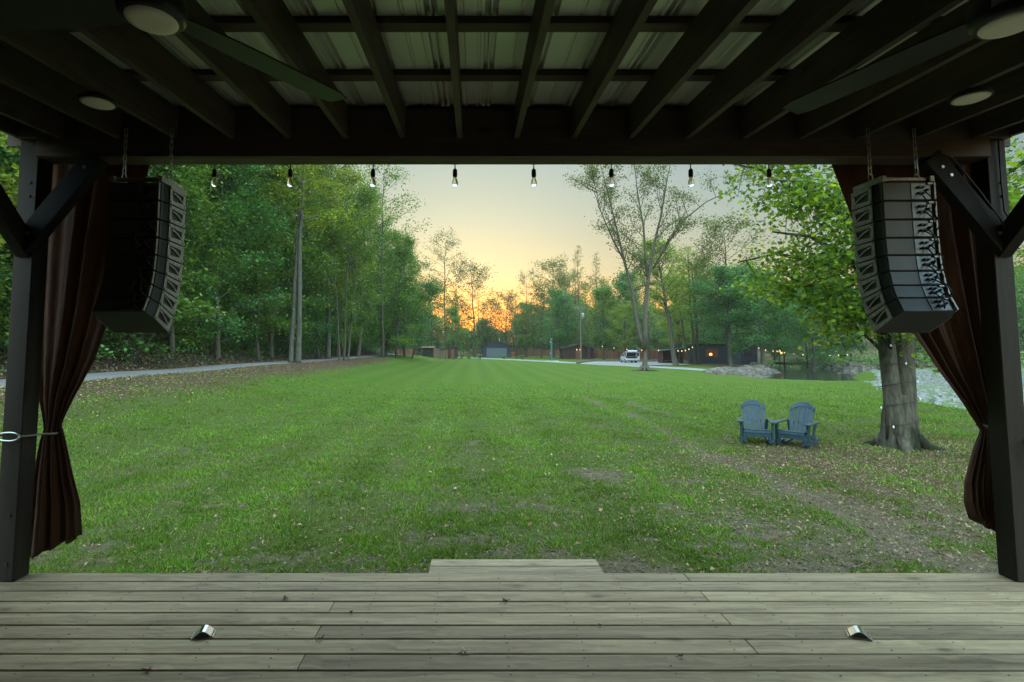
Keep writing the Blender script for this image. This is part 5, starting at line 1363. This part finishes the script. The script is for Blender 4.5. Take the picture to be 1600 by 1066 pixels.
    # raised tailgate
    mb = MB(); mb.add([(-.62,-1.98,1.66),(.62,-1.98,1.66),(.70,-2.75,1.86),(.66,-2.98,1.72),(-.66,-2.98,1.72),(-.70,-2.75,1.86),(-.60,-1.98,1.60),(.60,-1.98,1.60),(.66,-2.72,1.78),(.62,-2.95,1.65),(-.62,-2.95,1.65),(-.66,-2.72,1.78)],
        [(0,1,2,5),(5,2,3,4),(11,8,7,6),(10,9,8,11),(0,6,7,1),(1,7,8,2),(2,8,9,3),(3,9,10,4),(4,10,11,5),(5,11,6,0)])
    mb.build('tailgate', M['carwhite'], root)
    mb = MB()
    for sx in (-1, 1): mb.tube([(sx*.66,-2.06,1.2), (sx*.62,-2.45,1.68)], .014, 6)
    mb.build('gas_strut', M['black'], root)
    for sx in (-1, 1):
        mb = MB(); mb.bevbox((sx*.76-.1,-2.235,.72), (sx*.76+.1,-2.12,1.02), .02); mb.build('tail_lamp', M['redlens'], root)
    mb = MB(); mb.bevbox((-.84,-2.27,.36), (.84,-2.13,.58), .03); mb.build('bumper', M['carwhite'], root)
    mb = MB(); mb.bevbox((-.62,-2.262,.29), (.62,-2.16,.40), .02); mb.build('bumper_trim', M['black'], root)
    # open side door
    hinge = Vector((.90, .98, 0)); a = R_(-62); dv = Vector((math.sin(-a)*1.0, -math.cos(a), 0))
    mb = MB(); n_ = Vector((dv.y, -dv.x, 0))*.05
    pl = [(0,.36),(1.02,.36),(1.06,.95),(0,.95)]
    vs = [hinge+dv*u+Vector((0,0,z)) for u, z in pl]; vs += [q+n_ for q in vs]
    mb.add(vs, [(0,1,2,3),(7,6,5,4),(0,4,5,1),(1,5,6,2),(2,6,7,3),(3,7,4,0)])
    for (u0,z0,u1,z1) in ((1.03,.95,.95,1.55),(.95,1.55,.45,1.5),(.45,1.5,.0,.98)):
        mb.bar(hinge+dv*u0+Vector((0,0,z0))+n_/2, hinge+dv*u1+Vector((0,0,z1))+n_/2, .05, .05)
    d_ = mb.build('door', M['carwhite'], root)
    mb = MB(); vs = [hinge+dv*u+Vector((0,0,z))+n_*.4 for u, z in ((.03,.96),(1.02,.96),(.94,1.53),(.46,1.48))]; vs += [q+n_*.2 for q in vs]
    mb.add(vs, [(0,1,2,3),(7,6,5,4),(0,4,5,1),(1,5,6,2),(2,6,7,3),(3,7,4,0)]); mb.build('window', M['carglass'], d_)
    mb = MB(); vs = [hinge+dv*u+Vector((0,0,z))-n_*.2 for u, z in ((.08,.42),(.96,.42),(.98,.9),(.08,.9))]; vs += [q-n_*.15 for q in vs]
    mb.add(vs, [(0,1,2,3),(7,6,5,4),(0,4,5,1),(1,5,6,2),(2,6,7,3),(3,7,4,0)]); mb.build('door_lining', M['cargo'], d_)
    for sx in (-1, 1):
        for yy in (-1.38, 1.38):
            mb = MB(); prof = [(.20,-.1),(.29,-.105),(.33,-.08),(.335,0),(.33,.08),(.29,.105),(.20,.1)]; n = 24; vs = []; fs = []
            for r, o in prof:
                for k in range(n): an = 2*math.pi*k/n; vs.append((sx*.80+o, yy+r*math.cos(an), .235+r*math.sin(an)))
            for i2 in range(len(prof)-1):
                for k in range(n): fs.append((i2*n+k, i2*n+(k+1) % n, (i2+1)*n+(k+1) % n, (i2+1)*n+k))
            fs += [tuple(range(n)), tuple((len(prof)-1)*n+k for k in range(n))]
            mb.add(vs, fs); w = mb.build('wheel', M['rubber'], root)
            mb = MB(); mb.tube([(sx*.86, yy, .235), (sx*.912, yy, .235)], [.2,.19], 16); mb.build('rim', M['steel'], w)
car(23.6, 82, R_(-4))

# ------------------------------------------------------------------ buildings, fences, posts
M['rust'] = M_wood('rust_brown_fence_boards', (.12,.045,.022), (.22,.09,.045), 'z', .8, .5)
M['tanwood'] = M_wood('tan_fence_boards', (.13,.085,.05), (.24,.16,.10), 'z', .8, .5)
M['blueboard'] = M_noise('blue_grey_siding', (.03,.045,.055), (.05,.065,.078), 4, .7, (1,1,6), .2)
M['navy'] = M_noise('dark_navy_siding', (.012,.020,.028), (.02,.03,.04), 4, .7, (6,1,1), .2)
M['darkred'] = M_noise('dark_red_siding', (.035,.012,.010), (.06,.02,.017), 5, .75, (6,1,1), .2)
M['shingle'] = M_noise('grey_shingle_roof', (.05,.05,.05), (.11,.11,.105), 20, .9, (1,3,3), .4)
M['doorgrey'] = M_noise('grey_roller_door', (.08,.105,.12), (.11,.14,.155), 3, .5, (1,1,14), .2)
M['trimw'] = M_noise('pale_trim', (.35,.35,.33), (.5,.5,.47), 6, .7, b=.1)
M['logs'] = M_noise('weathered_timber', (.09,.075,.055), (.2,.17,.13), 6, .85, (1,1,4), .4)
M['greenpost'] = M_noise('teal_painted_post', (.03,.09,.075), (.05,.13,.11), 8, .6, b=.1)
def fence(pts, hgt, mat, name, label, group=None, bw=.14):
    root = thing(name, label, 'fence', (pts[0][0], pts[0][1], hz(*pts[0])), 0, group); o = Vector(root.location)
    mb = MB(); rl = MB(); posts = []
    for (ax, ay), (bx_, by) in zip(pts[:-1], pts[1:]):
        L = math.hypot(bx_-ax, by-ay); n = max(1, int(L/bw)); d = Vector(((bx_-ax)/L, (by-ay)/L, 0)); nn = Vector((-d.y, d.x, 0))*.012
        for k in range(n):
            p0 = Vector((ax, ay, 0))+d*(k*L/n); p1 = p0+d*(L/n-.008); z = hz(p0.x, p0.y)+.06; zt = z+hgt+.03*vnoise(k*.7, 3)
            c = [p0-nn, p1-nn, p1+nn, p0+nn]
            mb.add([(q.x-o.x, q.y-o.y, z-o.z) for q in c]+[(q.x-o.x, q.y-o.y, zt-o.z) for q in c], [(0,3,2,1),(4,5,6,7),(0,1,5,4),(1,2,6,5),(2,3,7,6),(3,0,4,7)])
        m_ = max(1, int(L/2.4))
        for k in range(m_+1):
            q = Vector((ax, ay, 0))+d*(k*L/m_)+nn*6; posts.append((q.x-o.x, q.y-o.y, hz(q.x, q.y)-o.z))
        for zz in (.35, hgt-.3):
            a_ = Vector((ax, ay, hz(ax, ay)+zz))+nn*2.6-o; b_ = Vector((bx_, by, hz(bx_, by)+zz))+nn*2.6-o
            rl.bar(a_, b_, .04, .09)
    mb.build('board_panel', mat, root); rl.build('rail', M['logs'], root)
    for q in posts[:90]:
        MB().box((q[0]-.05, q[1]-.05, q[2]-.1), (q[0]+.05, q[1]+.05, q[2]+hgt+.05)).build('post', mat, root)
    return root
fence([(-1.5,160),(12,160),(30,156),(44,150),(60,140)], 1.9, M['rust'], 'wooden_fence', 'long rust brown board fence before the distant woods', bw=.3)
fence([(-22.5,150),(-16.5,149)], 1.9, M['rust'], 'wooden_fence', 'short rust brown fence panel behind the leaning tree', bw=.25)
fence([(23.5,122),(32,118),(44,112),(52,104)], 1.8, M['rust'], 'wooden_fence', 'rust brown board fence behind the white car and warm lights', bw=.25)
fence([(-11.6,121),(-11.2,117.5),(-5.6,117.5)], 1.95, M['tanwood'], 'plank_enclosure', 'tan plank enclosure between the dark bin hut and the dark little shed', bw=.2)
def gable_roof(root, x0, x1, y0, y1, z0, rise, over, mat, ridge='y'):
    t = .1; mb = MB(); xm = (x0+x1)/2
    for sg, (xa, xb) in ((-1, (x0-over, xm)), (1, (xm, x1+over))):
        za, zb = (z0-over*rise/((x1-x0)/2), z0+rise) if sg < 0 else (z0+rise, z0-over*rise/((x1-x0)/2))
        mb.add([(xa,y0-over,za),(xb,y0-over,zb),(xb,y1+over,zb),(xa,y1+over,za),(xa,y0-over,za+t),(xb,y0-over,zb+t),(xb,y1+over,zb+t),(xa,y1+over,za+t)],
               [(0,3,2,1),(4,5,6,7),(0,1,5,4),(1,2,6,5),(2,3,7,6),(3,0,4,7)])
    mb.build('roof', mat, root)
def walls(root, x0, x1, y0, y1, z1, rise, mat, z0=-.2):
    xm = (x0+x1)/2; poly = [(x0,z0),(x1,z0),(x1,z1),(xm,z1+rise),(x0,z1)] if rise else [(x0,z0),(x1,z0),(x1,z1),(x0,z1)]
    return MB().prism(poly, y0, y1).build('wall', mat, root)
# blue shed with grey roller door
xs_, ys_ = 6.0, 140
b_ = thing('shed', 'dark blue gabled shed with a wide grey roller door', 'shed', (xs_, ys_, hz(xs_, ys_)))
walls(b_, -3.9, 3.9, 0, 8, 2.9, 1.3, M['navy']); gable_roof(b_, -3.9, 3.9, 0, 8, 2.93, 1.3, .35, M['shingle'])
mb = MB()
for k in range(9): mb.bevbox((-2.6,-.06,.05+k*.25), (2.6,-.012,.05+k*.25+.235), .01)
mb.build('roller_door', M['doorgrey'], b_)
mb = MB(); mb.box((-2.75,-.07,0), (-2.61,-.014,2.4)); mb.box((2.61,-.07,0), (2.75,-.014,2.4)); mb.box((-2.75,-.07,2.31), (2.75,-.014,2.43)); mb.build('door_frame', M['blueboard'], b_)
mb = MB(); mb.lathe([(.16,4.1),(.16,4.9),(.22,4.92),(.22,5.0),(.05,5.1)], (.9,3.0,0), 10); mb.build('chimney', M['steel'], b_)
# dark brown lean-to shed and bin hut by the plank enclosure
b_ = thing('shed', 'dark brown little shed with a slanted roof at the end of the plank enclosure', 'shed', (-4.6, 117.3, hz(-4.6,117.3)))
MB().prism([(-.95,-.2),(.95,-.2),(.95,2.75),(-.95,2.5)], 0, 2.4).build('wall', M['darkred'], b_)
MB().prism([(-2.6,2.06),(1.15,2.80),(1.15,2.9),(-2.6,2.16)], -.25, 2.6).build('roof', M['shingle'], b_)
MB().box((-.4,-.04,.05), (.45,-.006,2.0)).build('door', M['rust'], b_)
MB().box((-2.5,.0,-.2), (-2.4,.1,2.1)).build('post', M['logs'], b_)
b_ = thing('bin_hut', 'low hut with a black open front beside the plank enclosure', 'hut', (-9.9+.0, 116.2, hz(-9.9,116.2)))
MB().prism([(-1.3,-.1),(1.3,-.1),(1.3,1.9),(-1.3,1.9)], .9, 1.0).build('wall', M['tanwood'], b_)
MB().box((-1.3,.0,-.1), (-1.2,.9,1.9)).build('wall', M['tanwood'], b_); MB().box((1.2,.0,-.1), (1.3,.9,1.9)).build('wall', M['tanwood'], b_)
MB().prism([(-.2,1.92),(1.25,2.2),(1.25,2.28),(-.2,2.0)], -1.5, 1.5, 'x').build('roof', M['tanwood'], b_)
MB().bevbox((-1.15,.06,0), (1.15,.85,1.35), .03).build('bin_box', M['black'], b_)
# navy cabin with a lit window
cx_, cy_ = 37.4, 79.5
b_ = thing('cabin', 'dark navy cabin under the trees with one orange lit window', 'cabin', (cx_, cy_, hz(cx_, cy_)), R_(-8))
walls(b_, -4.3, 4.3, 0, 5, 2.75, 0, M['navy'])
MB().prism([(-.5,2.95),(5.6,2.62),(5.6,2.74),(-.5,3.1)], -4.7, 4.7, 'x').build('roof', M['shingle'], b_)
MB().box((-4.3,-.03,2.45), (4.3,-.004,2.74)).build('trim_board', M['blueboard'], b_)
w_ = MB()
for q in (((-2.95,-.06,1.0),(-1.15,-.01,1.09)), ((-2.95,-.06,2.2),(-1.15,-.01,2.29)), ((-2.95,-.06,1.092),(-2.86,-.01,2.198)), ((-1.24,-.06,1.092),(-1.15,-.01,2.198)), ((-2.08,-.05,1.092),(-2.02,-.01,2.198))): w_.box(*q)
w_ = w_.build('window', M['blueboard'], b_)
MB().box((-2.858,-.03,1.094), (-1.242,-.006,2.196)).build('pane', M_emit('dim_amber_pane', (1,.22,.03), .045, (.03,.015,.01)), w_)
mb = MB(); mb.lathe([(.05,0),(.19,.03),(.22,.14),(.17,.28),(.05,.34)], (-2.25,-.12,1.28), 12); mb.build('window_lamp', M['lamp'], b_, smooth=True)
mb = MB(); mb.box((.9,-.04,0), (1.9,-.006,2.05)); d_ = mb.build('door', M['blueboard'], b_); MB().tube([(1.78,-.10,1.0),(1.78,-.042,1.0)], .03, 8).build('handle', M['steel'], d_)
mb = MB(); mb.box((2.5,-.05,1.1), (3.6,-.006,2.1)); mb.build('window', M['carglass'], b_)
# dark red hut left of the cabin
b_ = thing('hut', 'small dark red open hut between the leaning tree and the dark stems', 'hut', (29.3, 79, hz(29.3,79)))
MB().box((-1.5,2.0,-.1), (1.5,2.1,2.0)).build('wall', M['darkred'], b_); MB().box((1.4,0,-.1), (1.5,2.0,2.2)).build('wall', M['darkred'], b_); MB().box((-1.5,0,-.1), (-1.4,2.0,1.8)).build('wall', M['darkred'], b_)
MB().prism([(-1.75,1.82),(1.75,2.25),(1.75,2.36),(-1.75,1.93)], -.3, 2.4).build('roof', M['shingle'], b_)
mb = MB(); mb.bevbox((-1.0,.6,.42), (.9,1.1,.5), .01); mb.box((-.9,.7,0), (-.8,1.0,.418)); mb.box((.7,.7,0), (.8,1.0,.418)); mb.build('bench', M['logs'], b_)
# far dark building behind the warm lights
b_ = thing('long_hut', 'low dark red hut with two warm lights behind the utility pole', 'hut', (22.6, 116, hz(22.6,116)))
walls(b_, -3.4, 3.4, 0, 4, 2.2, .9, M['darkred']); gable_roof(b_, -3.4, 3.4, 0, 4, 2.23, .9, .3, M['shingle'])
for x in (-.35, .35):
    mb = MB(); mb.lathe([(.03,.2),(.1,.12),(.12,0),(.06,-.1)], (x,-.16,1.95), 10); mb.build('wall_lamp', M['warm'], b_, smooth=True)
mb = MB(); mb.box((-.6,-.03,0), (.6,-.006,1.8)); mb.build('door', M['rust'], b_)
# utility pole
def pole():
    x, y = 20.6, 103; r = thing('utility_pole', 'tall wooden utility pole with a pale transformer near the top', 'pole', (x, y, hz(x,y)))
    MB().tube([(0,0,-.2),(0,0,10.4)], [.17,.11], 10).build('pole', M['logs'], r)
    mb = MB(); mb.lathe([(.2,8.0),(.26,8.05),(.26,8.9),(.2,9.0),(.06,9.05)], (.42,-.1,0), 14); mb.build('transformer', M['trimw'], r, smooth=True)
    MB().bar((-1.0,0,9.9), (1.0,0,9.9), .1, .12).build('cross_arm', M['logs'], r)
    mb = MB(); [mb.lathe([(.05,9.96),(.07,10.02),(.04,10.1),(.06,10.14),(.02,10.2)], (q,0,0), 8) for q in (-.9,-.4,.4,.9)]; mb.build('insulator', M['trimw'], r)
pole()
# teal post with small lights
x, y = 13.4, 92.5
r_ = thing('green_post', 'teal green post with small white lights on a low slab', 'post', (x, y, hz(x,y)))
MB().bevbox((-.16,-.16,0), (.16,.16,3.5), .02).build('post', M['greenpost'], r_)
MB().bevbox((-1.0,-.6,-.1), (1.2,.6,.1), .03).build('base_slab', M['trimw'], r_)
MB().lathe([(.1,3.52),(.2,3.6),(.2,3.85),(.06,3.98)], n=10).build('lamp_cap', M['greenpost'], r_)
for q in (3.3, 1.4): MB().lathe([(.02,.08),(.07,.0),(.02,-.08)], (-.19,-.1,q), 8).build('light', M['diff'], r_)
MB().tube([(1.0,0,.1),(1.0,0,1.1),(.85,0,1.25)], .05, 8).build('spigot', M['greenpost'], r_)
# timber edging of the parking pad
for (a, c, lb) in (((14.9,77.6),(20.2,90.8),'low timber edging log along the near side of the parking pad'), ((20.4,91.2),(30.0,88.6),'low timber edging log behind the white car')):
    r_ = thing('edging_log', lb, 'log', (a[0], a[1], hz(*a)))
    v = Vector((c[0]-a[0], c[1]-a[1], hz(*c)-hz(*a))); MB().bar((0,0,.18), v+Vector((0,0,.18)), .26, .34).build('timber', M['logs'], r_)
# foot bridge over the creek with light poles and string lights
A, Bv = Vector((43.2,76,0)), Vector((54.3,78,0))
r_ = thing('foot_bridge', 'low dark plank foot bridge crossing the creek', 'bridge', (A.x, A.y, .25)); d = (Bv-A)
mb = MB(); n = 46
for k in range(n):
    p0 = d*(k/n); p1 = d*((k+.9)/n); w = Vector((-d.y, d.x, 0)).normalized()*.8
    mb.add([p0-w, p1-w, p1+w, p0+w, p0-w+Vector((0,0,.06)), p1-w+Vector((0,0,.06)), p1+w+Vector((0,0,.06)), p0+w+Vector((0,0,.06))], [(0,3,2,1),(4,5,6,7),(0,1,5,4),(1,2,6,5),(2,3,7,6),(3,0,4,7)])
mb.build('plank_deck', M['dark_x'], r_)
w = Vector((-d.y, d.x, 0)).normalized()*.72
for sg in (-1, 1): MB().bar(w*sg+Vector((0,0,-.16)), d+w*sg+Vector((0,0,-.16)), .14, .30).build('girder', M['dark_x'], r_)
for q in (0.02, .98):
    MB().box((d.x*q-.09, d.y*q-.9, -1.2), (d.x*q+.09, d.y*q-.82, 1.25)).build('post', M['dark_z'], r_)
def lights(name, label, pts, n, sag, rad):
    r = thing(name, label, 'string lights', tuple(pts[0]), 0); o = Vector(pts[0]); cp = []; 
    for a, c in zip(pts[:-1], pts[1:]):
        for k in range(17):
            f = k/16; q = Vector(a).lerp(Vector(c), f); q.z -= sag*4*f*(1-f); cp.append(q-o)
    MB().tube(cp, .012, 4).build('cable', M['cord'], r)
    for k in range(n):
        f = (k+.5)/n*(len(cp)-1); i0 = min(int(f), len(cp)-2); q = cp[i0].lerp(cp[i0+1], f-i0)
        s_ = MB().lathe([(.02,0),(.04,-.02),(.04,-.09),(.03,-.1)], tuple(q), 8).build('socket', M['black'], r)
        MB().lathe([(.03,-.1),(rad,-.16),(rad,-.22),(rad*.5,-.29)], tuple(q), 8).build('bulb', M['warm'], s_, smooth=True)
    return r
def mast(x, y, hgt, label):
    r = thing('light_mast', label, 'pole', (x, y, hz(x,y)), 0, 'masts carrying the warm string lights'); MB().tube([(0,0,-.2),(0,0,hgt)], [.06,.05], 8).build('pole', M['dark_z'], r); MB().lathe([(.09,hgt),(.09,hgt+.04),(.02,hgt+.1)], n=8).build('cap', M['black'], r)
z_ = .25
lights('bridge_lights', 'string of warm round bulbs sagging over the foot bridge', [(41.0,72,2.35),(43.2,75.2,1.9),(54.3,77.2,1.6)], 16, .32, .06)
lights('yard_lights', 'string of warm bulbs between the leaning tree and the dark cabin', [(23.0+.0,82+18,3.0),(26.4,70.5,2.2),(31.2,76,2.75)], 11, .35, .065)
lights('cabin_lights', 'short string of warm bulbs right of the cabin', [(42.0,80,2.7),(38.9,69.0,2.1),(41.0,72,2.35)], 6, .2, .06)
mast(41.0, 72.05, 2.6, 'thin dark mast at the left end of the bridge lights')
# small things at the far edge
def bush_small(x, y, s, label): shrub(int(abs(x)*7) % 4, x, y, s, label, leafm='lf_deep', name='small_bush')
bush_small(1.2, 118, .6, 'round dark little bush left of the blue shed'); bush_small(-2.6, 116, .32, 'tiny bush nearest the dark little shed'); bush_small(-1.1, 117, .42, 'tiny upright bush between the little shed and the round bush')
bush_small(6.2, 112, .42, 'tiny bush before the roller door'); bush_small(9.9, 110, .45, 'tiny bush right of the red box on its post')
x, y = 8.1, 111
r_ = thing('post_box', 'small red box on a wooden post beside the gravel road', 'post box', (x, y, hz(x,y)))
MB().box((-.07,-.07,-.1), (.07,.07,1.1)).build('post', M['logs'], r_); MB().prism([(-.35,1.1),(.35,1.1),(.35,1.4),(.0,1.65),(-.35,1.4)], -.3, .3).build('box', M['redlens'], r_); MB().bar((-.35,0,1.0),(-1.2,0,.75),.1,.06).build('arm', M['rust'], r_)
x, y = -13.0, 76
r_ = thing('white_sign', 'small white sign on a thin post at the wood edge', 'sign', (x, y, hz(x,y)))
MB().box((-.03,-.03,-.1), (.03,.03,1.0)).build('post', M['logs'], r_); MB().bevbox((-.14,-.05,1.0), (.14,-.03,1.4), .01).build('board', M['trimw'], r_)
x, y = -12.3, 75
r_ = thing('black_bin', 'black lidded bin beside the small white sign', 'bin', (x, y, hz(x,y)))
MB().lathe([(.26,0),(.3,.02),(.33,.75),(.34,.78)], n=16).build('body', M['black'], r_); MB().lathe([(.36,.785),(.36,.82),(.2,.9),(.04,.93)], n=16).build('lid', M['black'], r_)

# ------------------------------------------------------------------ evening haze
mb = MB(); mb.box((-200, -30, -6), (260, 470, 60))
m = bpy.data.materials.new('haze_air'); m.use_nodes = True; t = m.node_tree; t.nodes.clear()
out = t.nodes.new('ShaderNodeOutputMaterial'); pv = t.nodes.new('ShaderNodeVolumePrincipled')
pv.inputs['Color'].default_value = (.92,.93,.86,1); pv.inputs['Density'].default_value = HAZE; pv.inputs['Anisotropy'].default_value = .2
t.links.new(pv.outputs[0], out.inputs['Volume'])
hz_o = mb.build('haze', m); tag(hz_o, 'thin pale evening haze in the air', 'haze', kind='stuff')
